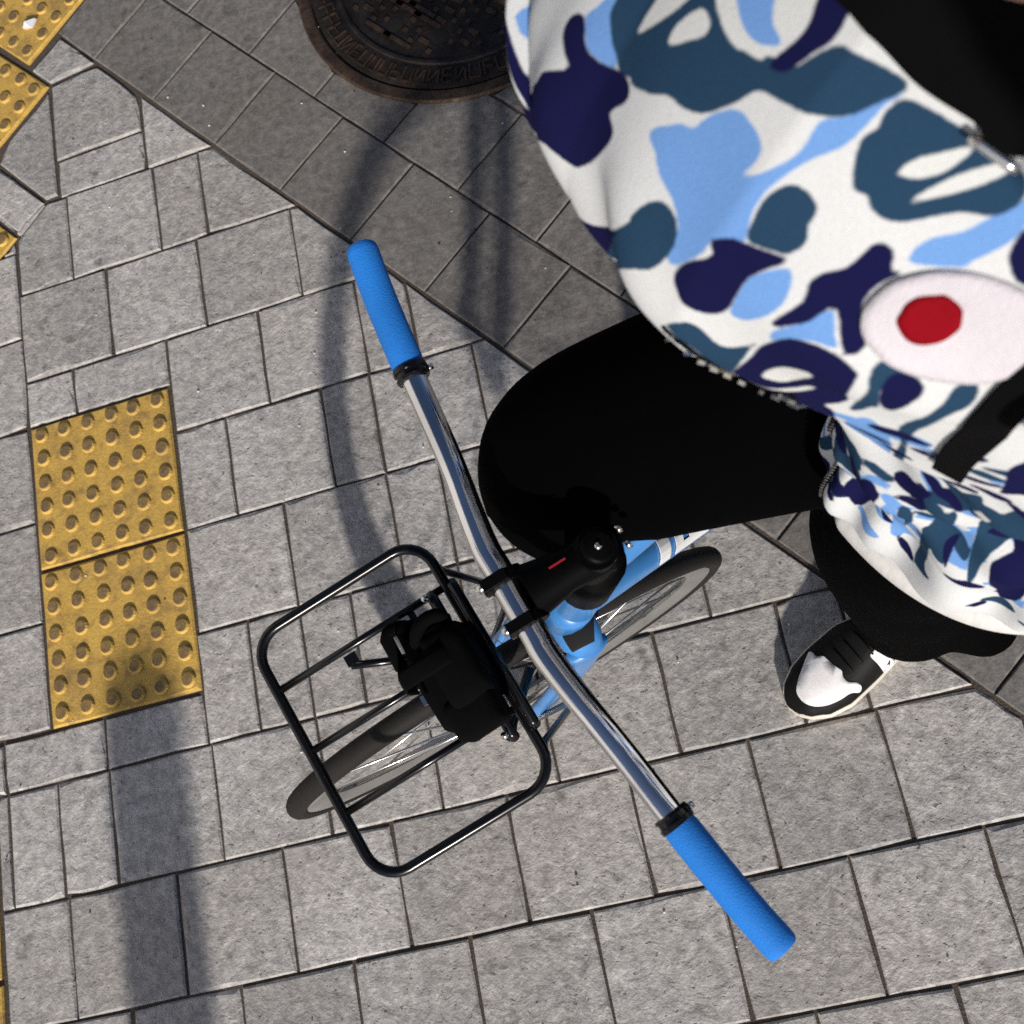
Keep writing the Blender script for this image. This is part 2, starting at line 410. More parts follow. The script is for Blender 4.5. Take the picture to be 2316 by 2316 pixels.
ground = link('ground', mesh('ground', [(-400, -400, -.05), (400, -400, -.05), (400, 400, -.05), (-400, 400, -.05)], [(0, 1, 2, 3)]), M['ground'], kind='structure')
pav = link('pavement', mesh('pavement', [(-4.3, -3.7, -.0048), (3.7, -3.7, -.0048), (3.7, 4.9, -.0048), (-4.3, 4.9, -.0048)], [(0, 1, 2, 3)]), M['joint'], kind='structure')
rsp = np.random.default_rng(3)
VC = np.array((-.42, .92))
def view_dist(c):                                                 # how far outside the photographed patch of ground
    Q = np.array([(-1.40, .04), (.2, -.24), (.72, 1.35), (-1.26, 2.19)]); d = -9
    for i in range(4):
        a, b = Q[i], Q[(i+1) % 4]; e = b-a; n = np.array((e[1], -e[0]))/np.hypot(*e); d = max(d, (c-a) @ n)
    return d
items = []
for poly, m in PAVE:
    g = paver_geo(poly, rsp, *( (.0010, .0034) if m == 'paver' else (.0006, .0024)))
    if g is None: continue
    items.append((view_dist(g[2]), g, m))
items.sort(key=lambda t: t[0])
far = {'paver': MB(), 'strip': MB()}
for i, (d, (V, F, c), m) in enumerate(items):
    if i < 295:
        me = mesh('paver', V-np.array((c[0], c[1], 0)), F); o = link('paver', me, M[m], pav); o.location = (c[0], c[1], 0)
    elif d < 6.5 and -4.4 < c[0] < 3.8 and -3.8 < c[1] < 5.0: far[m].add(V, F)
far['paver'].build('paver_field', M['paver'], pav, False, kind='stuff'); far['strip'].build('paver_field', M['strip'], pav, False, kind='stuff')
# ---- yellow tactile tiles: slab with six by six domes, worn dark on top
def tactile(T, skew):
    T = [np.asarray(p, float) for p in T]; mb = MB(); rs = np.random.default_rng(int(skew*1000)+9)
    V, F, c = paver_geo(T, rs, .0006, .003, .04, .0022, 4); V = V-np.array((c[0], c[1], 0)); V[:, 2] += .0015; mb.add(V, F, 0)
    u = T[1]-T[0]; v = T[3]-T[0]; nb = 14
    for i in range(6):
        for j in range(6):
            q = T[0]+u*((i+.5)/6+rs.normal(0, .004))+v*((j+.5)/6+rs.normal(0, .004))-c; r = .0150
            prof = [(1., .0006), (.95, .0022), (.84, .0044), (.72, .0052)]; VV = []; FF = []
            for pr, pz in prof:
                for k in range(nb): a = 2*PI*k/nb; VV.append((q[0]+r*pr*math.cos(a), q[1]+r*pr*math.sin(a), pz+.0015))
            for s in range(len(prof)-1):
                for k in range(nb): FF.append((s*nb+k, s*nb+(k+1) % nb, (s+1)*nb+(k+1) % nb, (s+1)*nb+k))
            mb.add(VV, FF, 0); mb.add([VV[(len(prof)-1)*nb+k] for k in range(nb)], [tuple(range(nb))], 1)
    o = mb.build('tactile_tile', [M['yellow'], M['dome']], pav, False); o.location = (c[0], c[1], 0); return o
for i, T in enumerate(YPOLY): tactile(T, i*.37)
# ---- small litter and pale grains: a scrap of white paper on the yellow tile, as in the corner of the picture
lit = link('paper_scrap', mesh('paper_scrap', [(-1.183+x, 2.076+y, z) for x, y, z in ((-.018, -.006, .0125), (.004, -.012, .010), (.018, .004, .013), (.010, .013, .0105), (-.012, .008, .016), (-.018, -.006, .0120), (.004, -.012, .0095), (.018, .004, .0125), (.010, .013, .010), (-.012, .008, .0155))], [(0, 1, 2, 3, 4), (9, 8, 7, 6, 5), (0, 5, 6, 1), (1, 6, 7, 2), (2, 7, 8, 3), (3, 8, 9, 4), (4, 9, 5, 0)]), M['white_paint'])
lit['label'] = 'small crumpled white paper scrap lying on the yellow tactile tile'; lit['category'] = 'litter'

gm = MB(); rsg = np.random.default_rng(8)
for (x, y) in [[-0.812, 1.717], [-0.887, 1.767], [-0.901, 1.085], [-0.143, 0.363], [0.013, 0.273], [-0.489, 0.845], [0.128, -0.143], [-0.796, 0.368], [-0.221, 0.202], [-0.307, 0.837]]: gm.add(*sphere((x, y, .0028), (rsg.uniform(.0016, .0030), rsg.uniform(.0014, .0024), .0016), 6, 4), 0)
for i in range(150):
    x, y = rsg.uniform(-1.5, .6), rsg.uniform(-.3, 2.2); r = rsg.uniform(.0007, .0019); gm.add(*sphere((x, y, .0012+r*.5), (r*1.3, r, r*.8), 6, 4), 0 if rsg.random() < .45 else 1)
gm.build('grit', [M['white_leather'], M['joint']], None, True, kind='stuff')
# ================================================================ manhole cover
mh = empty('manhole_cover', 'rusty black cast iron manhole cover with raised marks and round holes', 'manhole cover', mw=Matrix.Translation((MC[0], MC[1], 0)))
def ring_prof(prof, n=96):
    V = []; F = []
    for r, z in prof:
        for k in range(n): a = 2*PI*k/n; V.append((r*math.cos(a), r*math.sin(a), z))
    for s in range(len(prof)-1):
        for k in range(n): F.append((s*n+k, s*n+(k+1) % n, (s+1)*n+(k+1) % n, (s+1)*n+k))
    return V, F
sharp(MB().add(*ring_prof([(.354, -.03), (.354, .001), (.350, .006), (.330, .007), (.326, .003), (.326, -.02)])).build('outer_ring', M['rust'], mh))
sharp(MB().add(*ring_prof([(.323, -.02), (.323, .003), (.320, .005), (.271, .005), (.268, .008), (.262, .008), (.258, .002), (.0, .002)])).build('lid', M['iron'], mh))
mb = MB(); rsm = np.random.default_rng(2)                         # worn raised lettering round the rim (strokes no longer legible)
a = 0.
while a < 2*PI-.02:
    kind = rsm.integers(0, 5); wdt = .052+.018*rsm.random()
    def stroke(a0, r0, a1, r1, w=.0034):
        p, q = Vector((r0*math.cos(a0), r0*math.sin(a0), .0065)), Vector((r1*math.cos(a1), r1*math.sin(a1), .0065)); d = (q-p); L = d.length
        if L < 1e-4: return
        X = d/L; Y = Vector((-X.y, X.x, 0)); R = Matrix((X, Y, Vector((0, 0, 1)))).transposed(); mb.add(*box((p+q)/2, (L, w, .0035), R))
    b = a+wdt; r0, r1 = .281, .312
    stroke(a, r0, a, r1)
    if kind in (0, 3): stroke(b, r0, b, r1)
    if kind in (0, 1, 4): stroke(a, r1, b, r1)
    if kind in (1, 2, 4): stroke(a, (r0+r1)/2, b, (r0+r1)/2)
    if kind == 3: stroke(a, r1, b, r0)
    if kind in (2, 4): stroke(a, r0, b, r0)
    a = b+.030
mb.build('raised_letters', M['rust'], mh, False)
mb = MB()                                                         # raised bars and studs of the tread
tr = Matrix.Rotation(math.radians(38), 3, 'Z')
for i in range(-9, 10):
    for j in range(-9, 10):
        p = Vector((i*.027+(.0135 if j % 2 else 0), j*.026, .004)); q = tr @ p
        if math.hypot(q.x, q.y) > .240: continue
        if any(math.hypot(q.x-.205*math.cos(t), q.y-.205*math.sin(t)) < .024 for t in [2*PI*k/12+.13 for k in range(12)]): continue
        if (abs(p.y) < .06 and i % 3 == 0): mb.add(*box(q, (.008, .070, .005), tr))
        elif j % 3: mb.add(*box(q, (.009, .009, .005), tr))
        else: mb.add(*box(q, (.009, .021, .005), tr))
mb.build('tread_pattern', M['rust'], mh, False)
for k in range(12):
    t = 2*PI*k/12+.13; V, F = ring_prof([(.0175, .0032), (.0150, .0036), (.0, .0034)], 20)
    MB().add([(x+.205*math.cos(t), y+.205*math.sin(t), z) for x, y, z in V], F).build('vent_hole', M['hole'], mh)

# ================================================================ bollard just beyond the lower edge of the picture; its shadow crosses the pavers
bo = empty('bollard', 'round topped dark steel bollard standing on the light pavers', 'bollard', mw=Matrix.Translation((-1.084, -1.02, 0)))
pr = [(.0, .800)]+[(.078*math.sin(x), .74+.060*math.cos(x)) for x in np.linspace(.2, PI/2, 7)]+[(.078, .03)]
sharp(MB().add(*ring_prof(pr, 32)).build('post', M['black_satin'], bo)); sharp(MB().add(*ring_prof([(.079, .06), (.11, .05), (.11, .001)], 32)).build('base_collar', M['black_satin'], bo))

# ================================================================ added pale building, out of view, turned sunward to whiten the chrome bar's reflection
bw = empty('added_building', 'pale rendered building with dark windows, added out of view for the chrome bar to mirror', 'building', mw=Matrix.Translation((-8.0, -3.0, 0)) @ Matrix.Rotation(math.radians(-38), 4, 'Z'))
M['render'] = simple('pale_render', (.62, .60, .57), .85, grain=.3, gscale=60); M['glass'] = simple('dark_window_glass', (.02, .025, .03), .08)
MB().add(*box((0, 0, 3.2), (.3, 16, 6.5))).build('wall', M['render'], bw, False)
MB().add(*box((.05, 0, 6.5), (.6, 16.4, .2))).build('cornice', M['render'], bw, False)
for i in range(5):
    for z in (4.9,):
        f = MB().add(*box((.16, -6+3*i, z), (.08, 1.2, 1.4))).build('window', M['render'], bw, False); MB().add(*box((.205, -6+3*i, z), (.02, 1.0, 1.2))).build('pane', M['glass'], f, False)
# ================================================================ bicycle (local axes: x forward, y to the rider's left, z up; leaned to the left)
BH, BS, BU, BO = Vector((-.95187716, -.3064798, 0)), Vector((.30240742, -.93922901, -.16247651)), Vector((.04979577, -.15465768, .98671241)), Vector((-.3657, .3790, 0.))
BM = Matrix((BH, BS, BU)).transposed().to_4x4(); BM.translation = BO
bike = empty('bicycle', 'blue bicycle with chrome flat handlebar, blue foam grips and black front rack', 'bicycle', mw=BM)
R_AX = .337
FRAME_YAW = 9.0
def make_wheel(x):
    c = (x, 0, R_AX); n = 96
    def tor(prof, nn=n):
        V = []; F = []; m = len(prof)
        for k in range(nn):
            a = 2*PI*k/nn
            for r, y in prof: V.append((x+r*math.cos(a), y, R_AX+r*math.sin(a)))
        for k in range(nn):
            for j in range(m): F.append((k*m+j, k*m+(j+1) % m, ((k+1) % nn)*m+(j+1) % m, ((k+1) % nn)*m+j))
        return V, F
    w = MB().add(*tor([(.313, .0105), (.309, .0115), (.298, .0100), (.281, .0030), (.281, -.0030), (.298, -.0100), (.309, -.0115), (.313, -.0105)])).build('wheel', M['alu'], bike); sharp(w, 40)
    MB().add(*tor([(.3235+.0135*math.cos(q), .0138*math.sin(q)) for q in [2*PI*i/14 for i in range(14)]])).build('tyre', M['rubber'], w)
    MB().add(*rings([(x, y, R_AX) for y in (-.05, -.034, -.033, -.030, -.029, .029, .030, .033, .034, .05)], [.007, .007, .022, .022, .012, .012, .022, .022, .007, .007], 20, (0, 0, 1))).build('hub', M['alu'], w)
    ns = 28
    for k in range(ns):
        a = 2*PI*k/ns; sgn = 1 if k % 2 else -1; b = a+(.95 if (k//2) % 2 else -.95)
        p = Vector((x+.281*math.cos(a), 0, R_AX+.281*math.sin(a))); q = Vector((x+.020*math.cos(b), sgn*.031, R_AX+.020*math.sin(b)))
        o = MB().add(*rings([p, q], .0016, 6, (0, 1, 0))).build('spoke', M['steel'], w)
    MB().add(*rings([(x+.281*math.cos(3.9), 0, R_AX+.281*math.sin(3.9)), (x+.245*math.cos(3.9), 0, R_AX+.245*math.sin(3.9))], [.003, .0025], 8, (0, 1, 0))).build('valve', M['black_satin'], w)
    return w
w1 = make_wheel(0.)
w2 = make_wheel(-.965)
def tube(name, path, rad, mat, parent=bike, n=16, **k): return MB().add(*rings(path, rad, n, **k)).build(name, mat, parent)
# frame
HT, HB = Vector((-.203, 0, .895)), Vector((-.162, 0, .752)); BB = Vector((-.585, 0, .275)); ST = Vector((-.745, 0, .835)); RA = Vector((-.965, 0, R_AX))
fm = MB(); fm.add(*rings([HT, HB], .024, 20, (0, 1, 0)))
DTa, DTb = Vector((-.178, 0, .800)), BB
fm.add(*rings([DTa, DTa.lerp(DTb, .5), DTb], [(.0235, .0265), (.025, .028), (.022, .030)], 20, (0, 0, 1)))
fm.add(*rings([Vector((-.196, 0, .872)), ST], [(.019, .017), (.016, .015)], 16)); fm.add(*rings([ST+Vector((-.01, 0, .035)), BB], .0155, 16, (0, 1, 0)))
for s in (-1, 1):
    fm.add(*rings([ST+Vector((-.004, s*.018, -.02)), RA+Vector((0, s*.062, .0))], .0075, 10)); fm.add(*rings([BB+Vector((-.02, s*.028, 0)), RA+Vector((0, s*.062, 0))], .0095, 10))
fm.add(*rings([BB+Vector((0, -.037, 0)), BB+Vector((0, .037, 0))], .021, 18))
frame = fm.build('frame', M['frame_blue'], bike); sharp(frame, 50)
# white lettering wrapped round the down tube
dt = (DTb-DTa); DL = dt.length; T_ = dt/DL; Xa = (Vector((0, 0, 1))-T_*T_.z).normalized(); Ya = T_.cross(Xa)
def on_dt(x, psi, off=.0012): return DTa+T_*x+Xa*((.0245+off)*math.cos(psi))+Ya*((.0275+off)*math.sin(psi))
def decal(name, strips):
    mb = MB()
    for x0, x1, p0, p1 in strips:
        V = []; F = []; m = 10
        for j in range(m+1):
            ps = p0+(p1-p0)*j/m
            for xx in (x0, x1): V += [on_dt(xx, ps), on_dt(xx, ps, .0004)]
        for j in range(m):
            b = j*4; F += [(b, b+2, b+6, b+4), (b+1, b+5, b+7, b+3), (b, b+4, b+5, b+1), (b+2, b+3, b+7, b+6)]
        F += [(0, 1, 3, 2), (m*4, m*4+2, m*4+3, m*4+1)]
        mb.add(V, F)
    return mb.build(name, M['white_paint'], frame, False)
X0 = .108
decal('letter', [(X0, X0+.022, -1.2, 1.25)])
decal('letter', [(X0+.034, X0+.050, -1.2, 1.0), (X0+.034, X0+.112, .85, 1.25), (X0+.064, X0+.080, -1.2, 1.0), (X0+.096, X0+.112, -1.2, 1.0)])
decal('letter', [(X0+.124, X0+.180, .85, 1.25), (X0+.124, X0+.140, -1.2, 1.0), (X0+.164, X0+.180, -1.2, 1.0), (X0+.124, X0+.180, -1.2, -.8)])
# fork
fk = MB(); CR = Vector((-.142, 0, .700))
fk.add(*rings([HB+Vector((.001, 0, -.004)), CR+Vector((.0, 0, .012))], [.024, .027], 18, (0, 1, 0)))
fk.add(*rings([CR+Vector((0, y, -.012*(y/.045)**2)) for y in (-.047, -.032, 0, .032, .047)], [(.018, .014), (.024, .022), (.026, .026), (.024, .022), (.018, .014)], 14, (1, 0, 0)))
for s in (-1, 1):
    pts = spline([CR+Vector((0, s*.043, -.004)), (-.115, s*.047, .60), (-.062, s*.050, .46), (-.010, s*.052, .352)], 6)
    m = len(pts); fk.add(*rings(pts, [(.0255-.006*i/(m-1), .0115-.003*i/(m-1)) for i in range(m)], 16, (1, 0, 0)))
fork = fk.build('fork', M['frame_blue'], bike)
bd = MB(); bd.add(*rings([CR+Vector((-.018, .010, .025)), CR+Vector((-.004, .031, .022)), CR+Vector((.014, .030, .017))], [(.003, .012), (.003, .015), (.003, .011)], 8, (0, 0, 1))); bd.build('crown_patch', M['hole'], fork)  # thin dark patch in place of a see-through gap at the crown
for s in (-1, 1):
    MB().add(*box((-.002, s*.053, .340), (.030, .005, .040))).build('dropout', M['steel'], fork)
    tube('axle_nut', [(0, s*.054, R_AX), (0, s*.068, R_AX)], .0095, M['steel'], fork, 6)
# headset, spacers, stem
tube('headset', [HT.lerp(HB, .52), HT.lerp(HB, .50), HT+Vector((-.002, 0, .012)), HT+Vector((-.004, 0, .014)), HT+Vector((-.010, 0, .038))], [.0245, .027, .027, .020, .020], M['black_satin'], bike, 20, up=(0, 1, 0))
CL = Vector((-.1295, 0., .970)); SP = Vector((-.212, 0, .958))
sm = MB(); sm.add(*rings([SP+Vector((.012, 0, -.036)), SP+Vector((.000, 0, .020))], [(.0205, .0205), (.0190, .0190)], 20, (0, 1, 0)))
sm.add(*rings([SP+Vector((-.004, 0, -.004)), SP.lerp(CL, .4), CL+Vector((-.012, 0, 0))], [(.0215, .022), (.018, .019), (.017, .026)], 16))
for s in (-1, 1):
    sm.add(*rings([CL+Vector((0, s*.0155, 0)), CL+Vector((0, s*.0155+s*.0105, 0))], [.0195, .0195], 24, (0, 0, 1)))
    for z in (-1, 1): sm.add(*box(CL+Vector((.004, s*.021, z*.020)), (.024, .010, .010)))
stem = sharp(sm.build('stem', M['black_satin'], bike), 40)
for s in (-1, 1):
    for z in (-1, 1): tube('bolt', [CL+Vector((.012, s*.021, z*.020)), CL+Vector((.0205, s*.021, z*.020))], .0042, M['steel'], stem, 8, up=(0, 0, 1))
tube('top_cap', [SP+Vector((-.0008, 0, .0205)), SP+Vector((-.0015, 0, .0235)), SP+Vector((-.002, 0, .0245))], [.0150, .0150, .012], M['black_satin'], stem, 20, up=(0, 1, 0))
tube('cap_bolt', [SP+Vector((-.002, 0, .0245)), SP+Vector((-.0025, 0, .0262))], .0032, M['steel'], stem, 8, up=(0, 1, 0))
for s in (-1, 1): tube('bolt', [SP+Vector((-.022, s*.008, -.005)), SP+Vector((-.027, s*.008, -.005))], .004, M['steel'], stem, 8, up=(0, 1, 0))
MB().add(*box(SP.lerp(CL, .42)+Vector((0, -.006, .0195)), (.016, .0016, .0010))).build('red_stripe', M['red_paint'], stem, False)
# handlebar: flat, swept back at both ends
half = [(0., -.1295, 0.), (.030, -.1295, 0), (.052, -.1290, .000), (.085, -.1330, .0015), (.120, -.1385, .003), (.160, -.1440, .003), (.230, -.1525, .003), (.300, -.1625, .003), (.347, -.1715, .003)]
pts = [(f-.004*min(1, y/.12), -y, .97+z) for y, f, z in half[:0:-1]]+[(f+.002*min(1, y/.12), y, .97+z) for y, f, z in half]
barp = spline(pts, 8)
def bar_r(y): y = abs(y); return .0128 if y < .055 else (.0128-.0012*min(1, (y-.055)/.06))
hb = MB().add(*rings(barp, [bar_r(p[1]) for p in barp], 28, (0, 0, 1))).build('handlebar', M['chrome'], bike)
def bar_at(y):
    for p, q in zip(barp[:-1], barp[1:]):
        if p[1] <= y <= q[1]: return Vector(p).lerp(Vector(q), (y-p[1])/(q[1]-p[1]))
    return Vector(barp[0] if y < 0 else barp[-1])
for s in (-1, 1):
    gp = [bar_at(s*y) for y in (.226, .232, .26, .29, .32, .340, .345, .347)]
    gp[-2:] = [gp[5]+(gp[5]-gp[4]).normalized()*.006, gp[5]+(gp[5]-gp[4]).normalized()*.0085]
    g = MB().add(*rings(gp, [.0142, .0150, .0150, .0149, .0149, .0149, .0143, .0128], 26, (0, 0, 1))).build('grip', M['foam'], hb); sharp(g, 45)
    cp = [bar_at(s*y) for y in (.2135, .2140, .2165, .2170, .2215, .2220, .2262)]
    sharp(MB().add(*rings(cp, [.0115, .0150, .0160, .0145, .0145, .0162, .0158], 26, (0, 0, 1))).build('clamp_ring', M['black_gloss'], hb), 40)
    tube('clamp_bolt', [bar_at(s*.218)+Vector((-.014, 0, -.004)), bar_at(s*.218)+Vector((-.019, 0, -.006))], .003, M['steel'], hb, 8)
# front rack
RU = .745
def rrect(f0, f1, s0, s1, r, n=7):
    out = []
    for cx, cy, a0 in ((f1-r, s1-r, 0), (f0+r, s1-r, 90), (f0+r, s0+r, 180), (f1-r, s0+r, 270)):
        for k in range(n+1): a = math.radians(a0+90*k/n); out.append((cx+r*math.cos(a), cy+r*math.sin(a), RU))
    return out
loop = rrect(-.053, .1600, -.1460, .1420, .034); dense = []
for i in range(len(loop)):
    p, q = Vector(loop[i]), Vector(loop[(i+1) % len(loop)]); L = (q-p).length; k = max(1, int(L/.04))
    dense += [p.lerp(q, j/k) for j in range(k)]
rack = MB().add(*rings(dense, .0058, 14, (0, 0, 1), closed=True)).build('front_rack', M['black_gloss'], bike)
for y in (-.0850, -.0120, .0610): tube('rail', [(.157, y, RU), (-.050, y, RU)], .0043, M['black_gloss'], rack, 12)
for x, z in ((-.036, .758), (-.061, .757)): tube('rear_bar', [(x, -.083, z-.004), (x, -.080, z), (x, .083, z), (x, .086, z-.004)], .0060, M['black_gloss'], rack, 12)
tube('strut', [(.078, -.068, RU-.006), (.040, -.052, RU-.03), (-.040, -.030, .700)], .0045, M['black_gloss'], rack, 10)
tube('strut', [(-.030, .083, RU-.004), (-.036, .070, RU-.03), (-.080, .030, .705)], .0055, M['black_gloss'], rack, 10)
MB().add(*box((.074, -.0735, RU-.008), (.014, .012, .010))).build('bracket', M['black_gloss'], rack, False)
MB().add(*box((-.006, -.070, .742), (.008, .026, .006))).build('bracket', M['black_gloss'], rack, False)
for s in (-1, 1): tube('leg', [(-.052, s*.118, RU), (-.055, s*.105, .73), (-.09, s*.075, .55), (-.012, s*.060, .355)], .0042, M['black_gloss'], rack, 10)
for y in (-.082, .080): tube('bolt', [(-.030, y, .764), (-.030, y, .768)], .004, M['steel'], rack, 8, up=(0, 1, 0))
# drivetrain, saddle
ck = MB(); ck.add(*rings([(BB.x, -.040, BB.z), (BB.x, -.046, BB.z)], .092, 40, (0, 0, 1))); chain = ck.build('chainring', M['black_satin'], bike)
crv = Vector((.80, 0, .60)).normalized()*.165
for s in (-1, 1):
    e = BB+Vector((0, s*.062, 0))+crv*(-s); tube('crank_arm', [BB+Vector((0, s*.055, 0)), e], (.012, .008), M['black_satin'], bike, 10)
    MB().add(*box(e+Vector((0, s*.055, 0)), (.075, .085, .020))).build('pedal', M['black_satin'], bike, False)
tube('seatpost', [ST+Vector((0, 0, .02)), ST+Vector((-.03, 0, .12))], .0135, M['black_satin'], bike, 14, up=(0, 1, 0))
sd_ = []; 
for x, wdt, zz in ((-.62, .016, .972), (-.66, .022, .976), (-.72, .034, .974), (-.78, .060, .974), (-.84, .072, .980), (-.885, .050, .982)): sd_.append((x, wdt, zz))
MB().add(*rings([(x, 0, z) for x, w_, z in sd_], [(.018, w_) for x, w_, z in sd_], 18, (0, 0, 1))).build('saddle', M['black_leather'], bike)

# the bar and fork are turned a little against the frame: swing the frame and everything behind it about the steering axis
_piv = Vector((-.19, 0, .85)); _ax = (HT-HB).normalized(); _sw = Matrix.Translation(_piv) @ Matrix.Rotation(math.radians(FRAME_YAW), 4, _ax) @ Matrix.Translation(-_piv)
for o in list(bike.children):
    if o.name.split('.')[0] in ('frame', 'chainring', 'crank_arm', 'pedal', 'seatpost', 'saddle') or o == w2: o.matrix_basis = _sw
# ---------------------------------------------------------------- black pouch with a coiled cable lock, strapped on the back of the rack
pouch = empty('bag', 'black soft pouch with coiled cable strapped on the rear of the front rack', 'bag', mw=BM)
pb = MB()
def blob_box(c, d, nu=24, nv=12, e=.45, seed=0):
    rs = np.random.default_rng(seed); V = []; F = []
    for j in range(nv+1):
        th = PI*j/nv
        for i in range(nu):
            ph = 2*PI*i/nu; sp = lambda x: math.copysign(abs(x)**e, x)
            k = 1+.05*math.sin(3*ph+seed)*math.sin(2*th)+.03*math.sin(7*ph+th*3)
            V.append((c[0]+d[0]/2*k*sp(math.sin(th))*sp(math.cos(ph)), c[1]+d[1]/2*k*sp(math.sin(th))*sp(math.sin(ph)), c[2]+d[2]/2*sp(math.cos(th))))
    for j in range(nv):
        for i in range(nu): F.append((j*nu+i, j*nu+(i+1) % nu, (j+1)*nu+(i+1) % nu, (j+1)*nu+i))
    return V, F
pb.add(*blob_box((-.016, .006, .778), (.062, .108, .074), seed=1)); pb.add(*blob_box((-.022, .048, .790), (.056, .048, .062), seed=3))
pb.add(*blob_box((-.030, .0, .780), (.05, .09, .10), seed=5))
pb.build('pouch_body', M['black_cloth'], pouch)
for i, (x, y, z, r) in enumerate([(-.036, -.030, .790, .016), (-.014, -.038, .790, .017), (.006, -.036, .785, .015), (-.026, -.022, .812, .018)]):
    lp = [(x+r*math.cos(a), y-.008+.016*math.sin(a*.5+i)+r*.55*math.sin(a), z+.010*math.sin(a+i)) for a in [2*PI*k/16 for k in range(16)]]
    MB().add(*rings(lp, .0072, 10, (0, 0, 1), closed=True)).build('cable_coil', M['black_cloth'], pouch)
MB().add(*box((.012, .014, .822), (.004, .010, .003))).build('buckle', M['steel'], pouch, False)
MB().add(*rings([(.028, y, z) for y, z in ((-.012, .75), (-.012, .80))]+[(.02, -.012, .828), (-.03, -.012, .834), (-.052, -.012, .80), (-.052, -.012, .76)], (.0015, .010), 8, (1, 0, 0))).build('strap', M['black_cloth'], pouch)
# ---- jacket body: one closed loft round the torso; (phi, t) -> point.  a = forward, b = left, z = up (rider frame)
LEV = [  # z, front a, half depth, centre b, half width
 (.893,-.171,.124,-.250,.178),(.900,-.163,.131,-.250,.186),(.930,-.159,.133,-.250,.190),(.955,-.164,.129,-.250,.187),(.972,-.158,.138,-.250,.203),
 (1.05,-.170,.130,-.250,.204),(1.15,-.166,.126,-.250,.204),(1.25,-.132,.130,-.250,.200),(1.33,-.093,.128,-.250,.198),
 (1.385,-.078,.126,-.250,.195),(1.425,-.087,.122,-.251,.190),(1.465,-.120,.112,-.253,.176),(1.505,-.158,.093,-.256,.150),
 (1.535,-.192,.072,-.260,.112),(1.555,-.208,.062,-.260,.085),(1.60,-.206,.064,-.260,.080),(1.605,-.214,.056,-.260,.072)]
LEV = np.array(LEV)
def _cr(x, y, xi):                       # smooth interpolation through the levels
    n = len(x); m = np.zeros(n); d = np.diff(y)/np.diff(x)
    m[1:-1] = np.where(d[:-1]*d[1:] > 0, 2*d[:-1]*d[1:]/(d[:-1]+d[1:]+1e-12), 0); m[0] = d[0]; m[-1] = d[-1]
    i = np.clip(np.searchsorted(x, xi) - 1, 0, n-2); h = x[i+1]-x[i]; s = (xi-x[i])/h
    return ((2*s**3-3*s**2+1)*y[i] + (s**3-2*s**2+s)*h*m[i] + (-2*s**3+3*s**2)*y[i+1] + (s**3-s**2)*h*m[i+1])
_seg = np.hypot(np.diff(LEV[:,0]), np.diff(LEV[:,1])) ; LT = np.r_[0, np.cumsum(_seg)]   # arc length up the front
SHEAR = .30
def torso(phi, t):
    z, af, dh, bc, hw = [_cr(LT, LEV[:,k], t) for k in range(5)]
    c, s = np.cos(phi), np.sin(phi)
    e = .95
    b = bc + hw*np.sign(s)*np.abs(s)**e
    a = af - dh + dh*np.sign(c)*np.abs(c)**e
    up_ = np.clip((z-1.16)/.2, 0, 1); cf = np.clip(c*3, 0, 1)
    a = a - np.where(b > -.25, .62, .17)*(b+.25)*up_ + .33*np.maximum(0, -.350-b)*up_
    a = a - .42*np.maximum(0, -.232-b)*(1-up_)*cf
    # folds: gathers above the hem band, a few diagonal pulls across the belly
    g = np.exp(-((z-1.01)/.055)**2)*(z > .957)
    k = .0055*g*np.sin(phi*23+2*np.sin(phi*5)) + .005*g*np.sin(phi*11+1.3)
    bel = np.exp(-((z-1.13)/.10)**2)
    k = k + .009*bel*np.sin(phi*4.0 + (z-1.1)*34) + .006*bel*np.sin(phi*9 - (z-1.1)*60+1) + .003*bel*np.sin(phi*17 + (z-1.1)*95)
    up = np.exp(-((z-1.40)/.06)**2)
    k = k + .0030*up*np.sin(phi*13+z*38) + .0035*up*np.clip(-phi/1.2, 0, 1)*np.sin(phi*9-z*52)
    k = k + up*.0020*np.sin((b+.3*a)*62 + z*46 + 1.5*np.sin(b*21))*np.clip((1.50-z)/.06, 0, 1)
    return a + k*c, b + k*s, z
